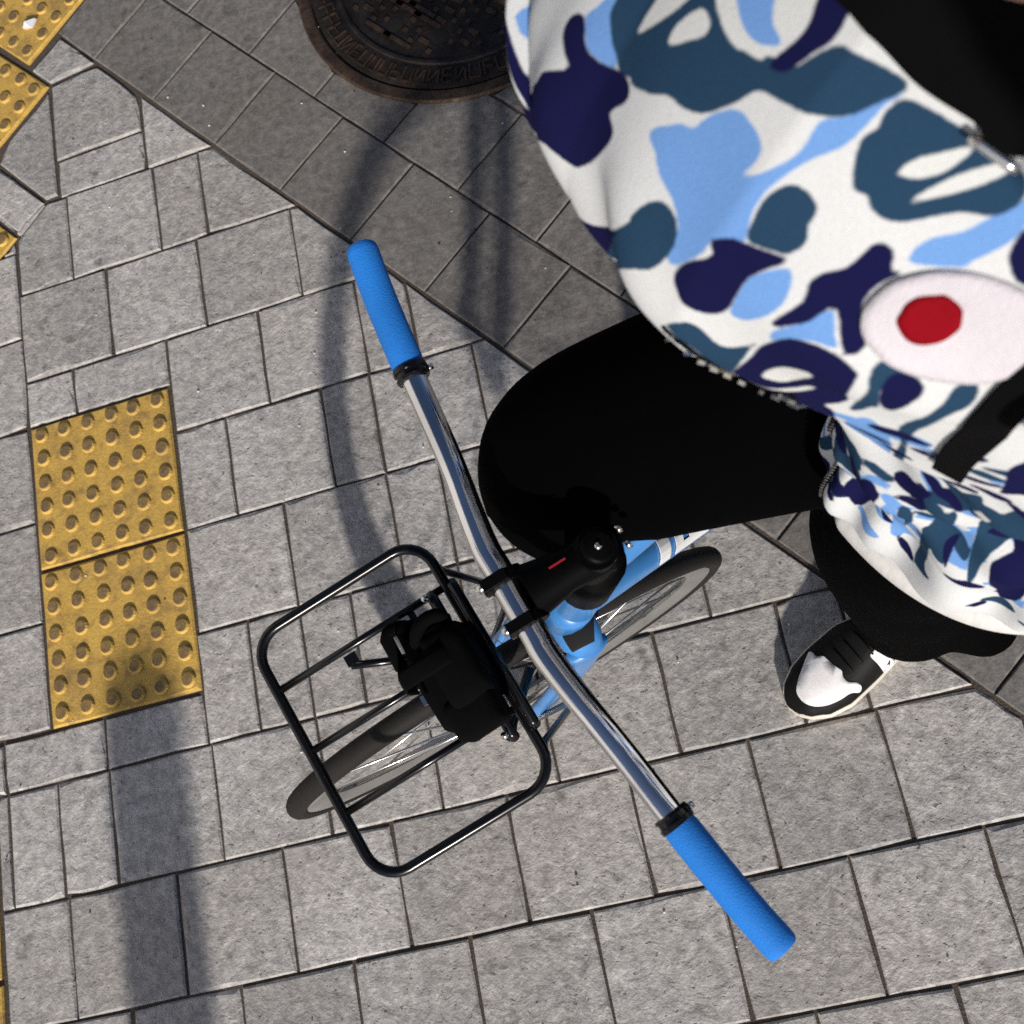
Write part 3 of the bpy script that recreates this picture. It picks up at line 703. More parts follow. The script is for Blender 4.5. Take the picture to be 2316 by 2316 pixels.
BLOBS = [
('N',[(-0.838,0.5973),(-0.817,0.6026),(-0.769,0.6052),(-0.687,0.5982),(-0.63,0.5973),(-0.565,0.5991),(-0.5,0.6043),(-0.448,0.6043),(-0.427,0.5991),(-0.461,0.5868),(-0.409,0.5841),(-0.401,0.5771),(-0.435,0.5605),(-0.487,0.5438),(-0.526,0.5403),(-0.583,0.5412),(-0.656,0.5377),(-0.899,0.5052),(-0.96,0.5105),(-0.964,0.5236),(-0.782,0.5605),(-0.769,0.571),(-0.726,0.578),(-0.687,0.5833),(-0.682,0.5859),(-0.756,0.5885),(-0.817,0.5912)]),
('S',[(-0.769,0.6061),(-0.756,0.6131),(-0.743,0.6227),(-0.708,0.6271),(-0.626,0.6157),(-0.548,0.6017),(-0.574,0.5982),(-0.63,0.5973),(-0.687,0.5982)]),
('T',[(-0.717,0.6271),(-0.396,0.6675),(-0.327,0.6605),(-0.24,0.6578),(-0.184,0.6613),(-0.115,0.6666),(-0.054,0.6692),(-0.024,0.678),(0.024,0.6868),(0.136,0.6841),(0.206,0.6789),(0.167,0.671),(0.106,0.6605),(0.041,0.6578),(-0.05,0.6543),(-0.102,0.6517),(-0.132,0.642),(-0.162,0.6341),(-0.201,0.6262),(-0.258,0.6219),(-0.31,0.621),(-0.362,0.614),(-0.448,0.6061),(-0.47,0.607),(-0.544,0.6026)]),
('W',[(-0.548,0.6219),(-0.565,0.6271),(-0.574,0.6385),(-0.57,0.6447),(-0.479,0.6569),(-0.474,0.6508),(-0.496,0.6394)]),
('W',[(-0.414,0.635),(-0.44,0.6394),(-0.435,0.6482),(-0.409,0.6569),(-0.357,0.6569),(-0.336,0.6517),(-0.366,0.6447)]),
('S',[(-0.366,0.6727),(-0.24,0.6868),(-0.197,0.6771),(-0.141,0.6736),(-0.128,0.671),(-0.18,0.6657),(-0.253,0.6657)]),
('W',[(-0.414,0.6666),(-0.366,0.6727),(-0.253,0.6657),(-0.18,0.6657),(-0.141,0.6692),(-0.141,0.664),(-0.149,0.6613),(-0.232,0.6596),(-0.323,0.6605)]),
('W',[(-0.24,0.6868),(-0.154,0.6955),(-0.115,0.6912),(-0.115,0.6815),(-0.141,0.6745),(-0.197,0.6771)]),
('N',[(-0.119,0.6929),(-0.115,0.699),(-0.024,0.7017),(-0.006,0.6868),(-0.032,0.678),(-0.063,0.6657),(-0.102,0.6622),(-0.119,0.664),(-0.093,0.6789),(-0.097,0.6868)]),
('S',[(-0.292,0.6017),(-0.279,0.6078),(-0.253,0.6122),(-0.232,0.6166),(-0.193,0.6192),(-0.18,0.6271),(-0.141,0.6368),(-0.097,0.6403),(-0.032,0.6376),(-0.006,0.6333),(-0.006,0.6262),(-0.015,0.6192),(0.019,0.6262),(0.063,0.6403),(0.067,0.6561),(0.106,0.6605),(0.145,0.6692),(0.171,0.6754),(0.206,0.6762),(0.175,0.6701),(0.158,0.6596),(0.136,0.6482),(0.089,0.6385),(0.058,0.6262),(0.045,0.6175),(0.045,0.6052),(0.063,0.5912),(0.037,0.5894),(0.006,0.5868),(0.002,0.578),(-0.024,0.5666),(-0.054,0.5596),(-0.084,0.5684),(-0.08,0.578),(-0.128,0.5868),(-0.197,0.592),(-0.245,0.5982)]),
('T',[(-0.201,0.5613),(-0.197,0.5692),(-0.184,0.5771),(-0.158,0.5833),(-0.119,0.5833),(-0.084,0.5789),(-0.067,0.571),(-0.071,0.5605),(-0.097,0.5482),(-0.162,0.5368),(-0.344,0.4903),(-0.353,0.5017),(-0.318,0.5227)]),
('N',[(-0.466,0.5052),(-0.427,0.5105),(-0.357,0.5219),(-0.21,0.5543),(-0.314,0.5157),(-0.353,0.4903),(-0.392,0.4938),(-0.435,0.4999)]),
('T',[(0.054,0.5999),(0.05,0.6131),(0.063,0.6219),(0.089,0.6262),(0.128,0.6236),(0.154,0.6175),(0.154,0.6096),(0.167,0.6017),(0.149,0.5938),(0.115,0.5929),(0.067,0.5929)]),
('N',[(0.002,0.5859),(0.032,0.5912),(0.067,0.592),(0.115,0.592),(0.154,0.592),(0.154,0.5894),(0.128,0.5833),(0.106,0.5745),(0.102,0.5648),(0.089,0.5491),(0.054,0.5403),(0.011,0.5403),(-0.019,0.5464),(-0.037,0.5552),(-0.024,0.5666),(0.011,0.5763),(0.019,0.5806)]),
('S',[(0.162,0.5877),(0.184,0.5824),(0.193,0.5719),(0.175,0.5596),(0.132,0.5473),(0.097,0.5464),(0.097,0.5561),(0.102,0.5675),(0.11,0.578)]),
('N',[(0.279,0.6078),(0.297,0.6096),(0.323,0.6052),(0.336,0.5973),(0.362,0.5973),(0.331,0.5903),(0.323,0.5815),(0.34,0.5701),(0.366,0.5605),(0.357,0.5517),(0.336,0.5508),(0.31,0.5648),(0.288,0.5745),(0.271,0.5736),(0.253,0.5648),(0.219,0.5578),(0.197,0.5526),(0.188,0.557),(0.223,0.5745),(0.214,0.5841),(0.227,0.5903),(0.258,0.5947),(0.271,0.6017)]),
('S',[(0.193,0.5491),(0.236,0.5622),(0.279,0.5745),(0.31,0.5596),(0.318,0.5526),(0.262,0.5526),(0.193,0.5403)]),
('T',[(0.167,0.6455),(0.162,0.6543),(0.18,0.6596),(0.18,0.6675),(0.206,0.6736),(0.258,0.6719),(0.301,0.6692),(0.357,0.6648),(0.427,0.6587),(0.487,0.6517),(0.505,0.6403),(0.466,0.6306),(0.405,0.6298),(0.357,0.6254),(0.305,0.6201),(0.258,0.6219),(0.232,0.6271),(0.223,0.6298),(0.193,0.6315)]),
('W',[(0.305,0.6298),(0.323,0.6368),(0.375,0.6473),(0.435,0.6543),(0.47,0.6543),(0.44,0.6473),(0.388,0.6394),(0.336,0.6333)]),
('W',[(0.258,0.642),(0.275,0.6491),(0.31,0.6534),(0.375,0.6596),(0.366,0.6534),(0.336,0.6455),(0.297,0.6412)]),
('S',[(0.362,0.6017),(0.353,0.6078),(0.37,0.6148),(0.422,0.621),(0.457,0.6298),(0.505,0.6403),(0.526,0.6385),(0.526,0.6271),(0.505,0.6175),(0.461,0.607),(0.453,0.6034)]),
('N',[(0.544,0.6289),(0.526,0.6254),(0.518,0.6201),(0.522,0.6113),(0.548,0.6026),(0.57,0.5999),(0.591,0.6026)]),
('T',[(-0.024,0.5201),(0.011,0.5289),(0.041,0.5271),(0.084,0.5157),(0.128,0.5227),(0.162,0.5324),(0.145,0.5236),(0.11,0.4973),(0.058,0.4657),(0.041,0.4745),(0.032,0.5008),(-0.015,0.5166)]),
('N',[(0.058,0.464),(0.136,0.5096),(0.167,0.5298),(0.219,0.5473),(0.266,0.5517),(0.318,0.5491),(0.362,0.5412),(0.37,0.5315),(0.318,0.4806),(0.262,0.4622),(0.279,0.4526),(0.245,0.4131),(0.245,0.4131),(0.223,0.4245),(0.188,0.4333),(0.132,0.4421),(0.08,0.4552)]),
('W',[(0.08,0.4535),(0.115,0.4552),(0.245,0.4885),(0.245,0.4833),(0.175,0.4649),(0.089,0.4491)]),
('W',[(0.145,0.4833),(0.171,0.4999),(0.227,0.5175),(0.284,0.5219),(0.197,0.4859)]),
('S',[(0.162,0.3394),(0.292,0.4359),(0.344,0.4587),(0.375,0.4561),(0.392,0.4342),(0.349,0.371),(0.336,0.3631),(0.292,0.3666)]),
('T',[(0.318,0.4675),(0.392,0.5219),(0.392,0.5377),(0.401,0.5499),(0.431,0.5464),(0.483,0.5385),(0.474,0.5368),(0.422,0.5315),(0.418,0.5105),(0.353,0.4745)]),
('N',[(0.418,0.5298),(0.431,0.542),(0.461,0.5412),(0.492,0.5342),(0.483,0.5236),(0.435,0.5052),(0.422,0.514)]),
('T',[(0.427,0.4614),(0.496,0.5026),(0.531,0.521),(0.544,0.535),(0.57,0.5385),(0.587,0.535),(0.583,0.5219),(0.539,0.507),(0.492,0.4789),(0.457,0.4552),(0.405,0.3921),(0.379,0.3596),(0.357,0.3622),(0.349,0.3622),(0.418,0.4289)]),
('N',[(0.717,0.457),(0.704,0.4473),(0.674,0.4307),(0.661,0.3912),(0.652,0.3719),(0.678,0.3736),(0.739,0.3938)]),
('N',[(0.162,0.2184),(0.219,0.2561),(0.279,0.2552),(0.279,0.2394),(0.162,0.1263),(0.106,0.1298),(0.08,0.1465)]),
('N',[(0.301,0.271),(0.357,0.2824),(0.435,0.2894),(0.431,0.2824),(0.362,0.2701),(0.314,0.2693)]),
('N',[(0.327,0.2579),(0.362,0.264),(0.444,0.2745),(0.427,0.2544),(0.379,0.257)]),
('T',[(0.162,0.2631),(0.214,0.2693),(0.271,0.2693),(0.314,0.2701),(0.284,0.264),(0.227,0.264)]),
('S',[(0.18,0.243),(0.232,0.2623),(0.305,0.264),(0.297,0.2605),(0.236,0.257)]),
('S',[(0.288,0.2561),(0.327,0.2579),(0.37,0.2535),(0.427,0.2544),(0.357,0.2482),(0.31,0.2508)]),
('T',[(0.362,0.2859),(0.466,0.2947),(0.548,0.3333),(0.604,0.3438),(0.609,0.3228),(0.57,0.2912),(0.5,0.2851),(0.427,0.2859)]),
('S',[(0.301,0.2386),(0.357,0.2456),(0.353,0.1693),(0.349,0.1219),(0.297,0.1386)]),
('T',[(0.357,0.2508),(0.388,0.2517),(0.405,0.2298),(0.353,0.1693),(0.357,0.2342)]),
('N',[(0.327,0.1263),(0.349,0.1219),(0.448,0.1114),(0.431,0.107),(0.366,0.1088)]),
('T',[(0.435,0.1184),(0.435,0.1982),(0.466,0.2377),(0.518,0.2815),(0.552,0.2754),(0.522,0.2228),(0.487,0.2079),(0.483,0.1316),(0.535,0.1254),(0.483,0.114)]),
('N',[(0.531,0.214),(0.539,0.2237),(0.574,0.2324),(0.565,0.221),(0.565,0.2079),(0.565,0.1991)]),
('S',[(0.522,0.2079),(0.552,0.2166),(0.578,0.2342),(0.626,0.2596),(0.622,0.2263),(0.635,0.2079),(0.596,0.207)]),
('T',[(0.626,0.2289),(0.635,0.3026),(0.691,0.3377),(0.73,0.3526),(0.769,0.3473),(0.847,0.2772),(0.7,0.2368),(0.665,0.193),(0.643,0.2035)]),
('N',[(0.717,0.2158),(0.713,0.2307),(0.765,0.2412),(0.821,0.2473),(0.873,0.2386),(0.886,0.1631),(0.825,0.1272),(0.739,0.1816)]),
('N',[(-0.128,0.0886),(-0.102,0.0947),(-0.006,0.1158),(0.05,0.1307),(0.015,0.1175),(-0.132,0.0403)]),
('T',[(-0.154,0.1044),(-0.119,0.1237),(0.08,0.2421),(0.11,0.2386),(0.106,0.2298),(-0.084,0.1131)]),
]
PATCH_O = [(0.665, 0.5798), (0.674, 0.5719), (0.669, 0.564), (0.648, 0.5552), (0.617, 0.5464), (0.578, 0.5412), (0.535, 0.5403), (0.492, 0.542), (0.448, 0.5456), (0.409, 0.5508), (0.379, 0.5578), (0.353, 0.5648), (0.336, 0.5727), (0.331, 0.5789), (0.336, 0.5859), (0.349, 0.592), (0.375, 0.5964), (0.409, 0.5999), (0.453, 0.6017), (0.496, 0.6017), (0.544, 0.5999), (0.583, 0.5973), (0.622, 0.592), (0.648, 0.5868)]
PATCH_R = [(0.492, 0.5841), (0.5, 0.5798), (0.505, 0.5754), (0.5, 0.5719), (0.492, 0.5684), (0.479, 0.5657), (0.461, 0.564), (0.444, 0.564), (0.427, 0.5657), (0.414, 0.5684), (0.401, 0.5719), (0.392, 0.5754), (0.392, 0.5798), (0.392, 0.5833), (0.401, 0.5868), (0.414, 0.5885), (0.431, 0.5894), (0.448, 0.5903), (0.466, 0.5885), (0.479, 0.5868)]
STRAP_A = [(-0.1278, 0.6999), (0.0672, 0.6964), (0.2318, 0.6806), (0.3618, 0.671), (0.4745, 0.6605)]
STRAP_C = [(0.1538, 0.7552), (0.2795, 0.7385), (0.4008, 0.7218), (0.4918, 0.7113), (0.5785, 0.7008), (0.6522, 0.6894)]
STRAP_TAIL = [(0.7215, 0.5771), (0.6825, 0.5526), (0.6392, 0.521), (0.5828, 0.4701), (0.5222, 0.3956)]
ZIP = [(-0.0325, 0.5166), (0.0108, 0.5078), (0.0368, 0.4903), (0.0542, 0.4692), (0.0802, 0.4517), (0.1235, 0.4429), (0.1668, 0.435), (-0.3012, 0.0412)]
ZIP_LOW = [(-0.1538, 0.1017), (-0.1192, 0.0851), (-0.0325, 0.0947), (0.0542, 0.1237), (0.0932, 0.0982)]
# ================================================================ the rider, astride the bicycle, left foot on the ground
RH, RS = Vector((-.95187716, -.3064798, 0)), Vector((.3064798, -.95187716, 0))
RM = Matrix((RH, RS, Vector((0, 0, 1)))).transposed().to_4x4()
def remeshed(mb, name, mat, parent, vox, smooth=6, **props):
    o = mb.build(name, mat, parent, True, **props)
    m = o.modifiers.new('remesh', 'REMESH'); m.mode = 'VOXEL'; m.voxel_size = vox; m.use_smooth_shade = True
    m = o.modifiers.new('smooth', 'SMOOTH'); m.factor = .5; m.iterations = smooth
    return o
def limb(mb, pts, rads, n=16):
    P = spline(pts, 5); rr = [r if isinstance(r, tuple) else (r, r) for r in rads]; Rr = spline(rr, 5); mb.add(*rings(P, [tuple(q) for q in Rr], n, (1, 0, 0)))
    mb.add(*sphere(pts[0], min(rr[0]), 14, 9)); mb.add(*sphere(pts[-1], min(rr[-1]), 14, 9))
R_SH, R_EL, R_WR = (-.152, -.405, 1.400), (-.205, -.485, 1.160), (-.300, -.545, .960)
L_SH, L_EL, L_WR = (-.230, -.085, 1.420), (-.330, .150, 1.300), (-.150, .150, 1.640)
def hand(mb, wr, dirv, palm_n, side_, curl):
    """palm, four fingers of different length with knuckle bends, thumb from the side of the palm"""
    d = Vector(dirv).normalized(); n_ = Vector(palm_n); n_ = (n_-d*n_.dot(d)).normalized(); x = d.cross(n_)*side_; w = Vector(wr)
    mb.add(*rings([w, w+d*.03, w+d*.085], [(.026, .020), (.034, .016), (.040, .014)], 12, x))
    for k, (o, L) in enumerate(((-.031, .066), (-.0105, .076), (.0105, .071), (.031, .056))):
        p = w+d*.082+x*o; P = [p]; dd = d.copy()
        for seg, f in enumerate((.46, .30, .24)):
            dd = (Matrix.Rotation(curl*(.6 if seg == 0 else 1.), 3, x) @ dd); p = p+dd*(L*f*1.12); P.append(p)
        mb.add(*rings(P, [.0088, .0084, .0078, .0066], 10, x)); mb.add(*sphere(P[-1], .0068, 8, 6))
    t0 = w+d*.028-x*.030; t1 = t0+(d*.6-x*.75+n_*.25).normalized()*.038; t2 = t1+(d*.9-x*.25+n_*.35).normalized()*.030
    mb.add(*rings([t0, t1, t2], [.0125, .0105, .0085], 10, n_)); mb.add(*sphere(t2, .0087, 8, 6))
body = MB()
HC = Vector((-.275, -.262, 1.735))
body.add(*sphere(HC, (.096, .076, .112), 24, 16)); body.add(*sphere(HC+Vector((.030, 0, -.050)), (.062, .056, .068), 18, 12))
body.add(*rings([HC+Vector((-.015, 0, -.06)), (-.275, -.260, 1.60), (-.265, -.255, 1.50)], [.056, .058, .070], 18, (1, 0, 0)))
body.add(*sphere(HC+Vector((.098, 0, -.020)), (.014, .011, .022), 10, 8)); body.add(*sphere(HC+Vector((.106, 0, -.034)), (.012, .015, .010), 10, 8))
body.add(*sphere(HC+Vector((.086, 0, -.066)), (.010, .024, .006), 12, 6)); body.add(*sphere(HC+Vector((.085, 0, -.078)), (.010, .021, .006), 12, 6))
for s in (-1, 1): body.add(*sphere(HC+Vector((-.005, s*.078, -.018)), (.020, .008, .030), 10, 8))
limb(body, [(-.265, -.255, 1.48), (-.265, -.25, 1.30), (-.29, -.25, 1.05), (-.295, -.25, .92)], [(.066, .100), (.075, .115), (.075, .110), (.085, .115)], 20)
for S, E_, W_ in ((R_SH, R_EL, R_WR), (L_SH, L_EL, L_WR)): limb(body, [S, E_, W_], [.040, .034, .026])
hand(body, R_WR, (.10, -.06, -.95), (-.3, .9, 0), 1, .28); hand(body, L_WR, Vector((.25, -.05, .9)), (0, -1, 0), 1, .5)
LEG_R = [(-.300, -.335, .905), (-.155, -.388, .885), (-.022, -.430, .868), (-.004, -.440, .805), (-.130, -.490, .640), (-.300, -.520, .470)]
LEG_L = [(-.295, -.200, .905), (-.270, -.248, .700), (-.280, -.254, .500), (-.302, -.262, .280), (-.318, -.265, .085)]
limb(body, LEG_R, [.080, .075, .055, .055, .05, .04]); limb(body, LEG_L, [.080, .070, .058, .052, .042])
person = remeshed(body, 'person', M['skin'], None, .006, 3)
person.matrix_world = RM; person['label'] = 'rider in blue camouflage jacket and black trousers astride the bicycle'; person['category'] = 'person'
hr = MB(); V, F = sphere(HC+Vector((-.012, 0, .022)), (.103, .086, .110), 28, 18)
V = [(v.x, v.y, v.z) if isinstance(v, Vector) else v for v in V]; V = [(x, y, max(z, HC.z+.035) if x > HC.x+.03 else max(z, HC.z-.075)) for x, y, z in V]
hr.add(V, F).build('hair', M['hair'], person)
for s in (-1, 1):
    e = MB().add(*sphere(HC+Vector((.083, s*.031, .004)), (.012, .014, .009), 12, 8)).build('eye', M['white_paint'], person); MB().add(*sphere(HC+Vector((.0935, s*.031, .004)), (.003, .006, .006), 10, 6)).build('iris', M['hair'], e)
# ---------------------------------------------------------------- printed pattern of the jersey, as signed distances in the cloth's own flat coordinates
def poly_sd(P, Q):
    """signed distance (inside negative) of points Q to the closed polygon P"""
    A = P; B_ = np.roll(P, -1, 0); d = np.full(len(Q), 1e9); ins = np.zeros(len(Q), bool)
    for a, b in zip(A, B_):
        e = b-a; w = Q-a; t = np.clip((w @ e)/max(e @ e, 1e-12), 0, 1); d = np.minimum(d, ((w-t[:, None]*e)**2).sum(1))
        c = (a[1] > Q[:, 1]) != (b[1] > Q[:, 1])
        if abs(b[1]-a[1]) > 1e-12: ins ^= c & (Q[:, 0] < (b[0]-a[0])*(Q[:, 1]-a[1])/(b[1]-a[1])+a[0])
    d = np.sqrt(d); return np.where(ins, -d, d)
KEY = dict(S='sky', T='teal', N='navy', W='white')
def print_cloth(me, PQ, blobs):
    out = {k: np.full(len(PQ), .1) for k in KEY.values()}
    for c, pts in blobs:
        P = np.array(spline(pts, 3, True)); lo, hi = P.min(0)-.012, P.max(0)+.012
        m = np.where(((PQ >= lo) & (PQ <= hi)).all(1))[0]
        if len(m): k = KEY[c]; out[k][m] = np.minimum(out[k][m], poly_sd(P, PQ[m]))
    for k, v in out.items(): at = me.attributes.new(k, 'FLOAT', 'POINT'); at.data.foreach_set('value', v.astype(np.float32))
def wander_blob(c, r, rs):
    n = 9; ph = rs.uniform(0, 6.3); return [(c[0]+r*(1+.45*math.sin(2*t+ph)+.2*rs.normal())*math.cos(t)*1.25, c[1]+r*(1+.45*math.sin(2*t+ph))*math.sin(t)*.85) for t in [2*PI*i/n for i in range(n)]]
def random_print(p0, p1, q0, q1, rs, n, r=(.018, .045)):
    return [(('S', 'T', 'N')[i*3//n], wander_blob((rs.uniform(p0, p1), rs.uniform(q0, q1)), rs.uniform(*r), rs)) for i in range(n)]
NU, NV = 460, 270
ph = np.linspace(-PI, PI, NU, endpoint=False); tv = np.linspace(0, LT[-1], NV)
PH, TV = np.meshgrid(ph, tv); a_, b_, z_ = torso(PH.ravel(), TV.ravel())
faces = []
for j in range(NV-1):
    for i in range(NU): faces.append((j*NU+i, j*NU+(i+1) % NU, (j+1)*NU+(i+1) % NU, (j+1)*NU+i))
jm = mesh('jacket', np.c_[a_, b_, z_], faces)
FW = .2
rs = np.random.default_rng(21)
blobs = [(c, [(p*FW, t) for p, t in pts]) for c, pts in BLOBS]
back = [bl for bl in random_print(-.62, .62, 0, .72, rs, 150) if abs(np.mean([p for p, q in bl[1]])) > .27]
rs3 = np.random.default_rng(35); belly = []
for i in range(380):
    p, q = rs3.uniform(-.30, .34), rs3.uniform(LT[4]+.022, LT[8]); r = rs3.uniform(.008, .017); an = rs3.uniform(-.9, .2); n_ = 9; w_ = rs3.uniform(.35, .6)
    belly.append(('STN'[int(rs3.integers(0, 3))], [(p+r*(math.cos(t)*math.cos(an)-w_*math.sin(t)*math.sin(an)*(1+.3*rs3.normal())), q+r*(math.cos(t)*math.sin(an)+w_*math.sin(t)*math.cos(an)*(1+.3*rs3.normal()))) for t in [2*PI*k/n_ for k in range(n_)]]))
print_cloth(jm, np.c_[PH.ravel()*FW, TV.ravel()], back+belly+blobs)
jacket = link('jacket', jm, [M['camo'], M['hem']], person, True)
zc = np.array([v[2] for v in [p.co for p in jm.vertices]]); pm = np.array([np.mean(zc[list(p.vertices)]) for p in jm.polygons]); jm.polygons.foreach_set('material_index', (pm < .953).astype(int))
def sleeve(S, E_, W_, r0, r1, r2, seed):
    n = 40; P = spline([tuple(Vector(S)+(Vector(S)-Vector(E_))*.10), S, tuple(Vector(S).lerp(Vector(E_), .5)), E_, tuple(Vector(E_).lerp(Vector(W_), .5)), W_], 14); m = len(P)
    rad = []; 
    for i in range(m):
        t = i/(m-1); r = r0+(r1-r0)*t/.55 if t < .55 else r1+(r2-r1)*(t-.55)/.45
        if t < .06: r *= math.sqrt(max(.02, t/.06))
        rad.append(r)
    V, F = rings(P, rad, n, (1, 0, 0)); V = [Vector(v) for v in V]; L = sum((Vector(P[i+1])-Vector(P[i])).length for i in range(m-1)); PQ = []
    for i in range(m):
        c = Vector(P[i]); t = i/(m-1)
        for k in range(n):
            an = 2*PI*k/n; w = (math.exp(-((t-.55)/.16)**2)*.008+.0025)*math.sin(t*58+2.2*math.sin(an+seed)+seed)+.002*math.sin(an*5+t*20)
            v = V[i*n+k]; V[i*n+k] = v+(v-c).normalized()*w*(1 if t > .08 else 0); PQ.append((an*.06, t*L))
    me = mesh('sleeve', V, F); rs_ = np.random.default_rng(seed); print_cloth(me, np.array(PQ), random_print(0, .38, 0, L, rs_, 330, (.009, .022)))
    o = link('sleeve', me, M['camo'], jacket, True); ss = o.modifiers.new('sub', 'SUBSURF'); ss.levels = 1; ss.render_levels = 1
    c0, c1 = Vector(P[-2]), Vector(P[-1]); d = (c1-c0).normalized(); tube('cuff', [c1-d*.004, c1+d*.01, c1+d*.045], [r2*.95, r2*.9, r2*.8], M['hem'], jacket, 24, up=(1, 0, 0))
sleeve(R_SH, R_EL, R_WR, .068, .060, .046, 4); sleeve(L_SH, L_EL, L_WR, .066, .058, .044, 9)
def nrm(p, t):
    e = 1e-3; A = [np.array(torso(np.array([x]), np.array([y]))).ravel() for x, y in ((p, t), (p+e, t), (p, t+e))]
    u, v = A[1]-A[0], A[2]-A[0]; n = np.cross(u, v); n /= np.linalg.norm(n); return Vector(A[0]), Vector(n)
# metal zip
def zipper(curve, n, name):
    C_ = spline(curve, 6); C_ = [C_[int(i*(len(C_)-1)/(n*3))] for i in range(n*3+1)] if False else C_
    Q = np.array(C_); X = [nrm(p, t) for p, t in Q]; L = [0]
    for i in range(1, len(X)): L.append(L[-1]+(X[i][0]-X[i-1][0]).length)
    mb = MB(); tp = MB()
    for k in range(n):
        s_ = L[-1]*(k+.5)/n; i = max(j for j in range(len(L)-1) if L[j] <= s_); f = (s_-L[i])/max(L[i+1]-L[i], 1e-9)
        c = X[i][0].lerp(X[i+1][0], f); nn = X[i][1].lerp(X[i+1][1], f).normalized(); d = (X[i+1][0]-X[i][0]).normalized(); y = nn.cross(d)
        R = Matrix((d, y, nn)).transposed(); mb.add(*box(c+nn*.0026, (.0011, .0050, .0022), R))
    V = []; F = []
    for (c, nn), j in zip(X, range(len(X))):
        d = (X[min(j+1, len(X)-1)][0]-X[max(j-1, 0)][0]).normalized(); y = nn.cross(d)
        V += [c+nn*.0008-y*.0024, c+nn*.0008+y*.0024]
        if j: b = 2*(j-1); F.append((b, b+1, b+3, b+2))
    tp.add(V, F).build('zip_tape', M['black_cloth'], jacket, False)
    mb.build(name, M['steel'], jacket, False)
zipper(ZIP, 42, 'zip_teeth'); zipper([(.012, LT[4]+.004), (.012, LT[5]), (.008, LT[6]), (.004, LT[7]), (.0, LT[8])], 95, 'zip_teeth')
c, n_ = nrm(.05, LT[5]+.01); zp = MB(); Rz = Matrix((Vector((0, 1, 0)), n_.cross(Vector((0, 1, 0))), n_)).transposed()
zp.add(*box(c+n_*.006, (.010, .014, .006), Rz)); zp.add(*rings([c+n_*.009, c+n_*.010+Vector((0, .006, .020)), c+n_*.010+Vector((0, .012, .042))], [(.0022, .0012), (.0034, .0012), (.0030, .0012)], 8, (0, 1, 0)))
zp.build('zip_pull', M['steel'], jacket)
# embroidered oval patch with a red disc
def patch_on(name, poly, mat, off, th, rings_=5):
    P = np.array(spline(poly, 3, True)); c0 = P.mean(0); m = len(P); V = []; F = []
    for r in range(rings_, 0, -1):
        for q in c0+(P-c0)*r/rings_: c, n = nrm(*q); V.append(c+n*(off+th))
    c, n = nrm(*c0); V.append(c+n*(off+th))
    for q in c0+(P-c0)*1.004: c, n = nrm(*q); V.append(c+n*(off*.2))
    for r in range(rings_-1):
        for k in range(m): F.append((r*m+k, r*m+(k+1) % m, (r+1)*m+(k+1) % m, (r+1)*m+k))
    e = (rings_-1)*m
    for k in range(m): F.append((e+k, e+(k+1) % m, rings_*m))
    b = rings_*m+1
    for k in range(m): F.append((b+k, b+(k+1) % m, (k+1) % m, k))
    return MB().add(V, F).build(name, mat, jacket)
patch_on('oval_patch', PATCH_O, M['patch'], .001, .0022, 8); patch_on('red_disc', PATCH_R, M['patch_red'], .0028, .0012, 4)
# black straps across the chest
def ribbon(A, C_, name, off=.004, th=.003):
    A = spline(A, 6); C_ = spline(C_, 6); m = 7; V = []; F = []
    for (p0, t0), (p1, t1) in zip(A, C_):
        row = [];
        for k in range(m):
            f = k/(m-1); c, n = nrm(p0+(p1-p0)*f, t0+(t1-t0)*f); row.append((c, n))
        for c, n in row: V.append(c+n*(off+th))
        for c, n in row[::-1]: V.append(c+n*(off*.3))
    w = 2*m
    for i in range(len(A)-1):
        for k in range(w): F.append((i*w+k, i*w+(k+1) % w, (i+1)*w+(k+1) % w, (i+1)*w+k))
    F += [tuple(range(w-1, -1, -1)), tuple((len(A)-1)*w+k for k in range(w))]
    return sharp(MB().add(V, F).build(name, M['black_cloth'], person), 40)
ribbon([(-1.15, .690), (-.6, .700)]+STRAP_A+[(1.0, .690), (1.35, .655)], [(-1.15, .722), (-.6, .725)]+STRAP_C+[(1.35, .690)], 'shoulder_strap')
_a = [nrm(p, t-.006) for p, t in spline(STRAP_A[3:5], 4)]
MB().add(*rings([c+n*.006 for c, n in _a], .0022, 8, (0, 0, 1))).build('strap_buckle', M['steel'], person)
_t = np.array(STRAP_TAIL); wv = .0125
ribbon([(p-wv/.2*.55, t+wv*.7) for p, t in _t], [(p+wv/.2*.55, t-wv*.7) for p, t in _t], 'strap_tail', .0025, .002)
# ---------------------------------------------------------------- trousers
tr = MB()
limb(tr, LEG_R, [(.122, .122), (.112, .108), (.098, .096), (.092, .090), (.085, .080), (.080, .078)], 22)
limb(tr, LEG_L, [(.122, .118), (.112, .106), (.104, .098), (.097, .092), (.093, .088)], 22)
tr.add(*rings([(-.300, -.235, .45), (-.345, -.215, .20), (-.392, -.188, .045)], [(.075, .075), (.066, .062), (.050, .050)], 24, (1, 0, 0)))
tr.add(*sphere((-.300, -.250, .915), (.135, .185, .110), 22, 14))
trousers = remeshed(tr, 'trousers', M['pants'], person, .008, 8)
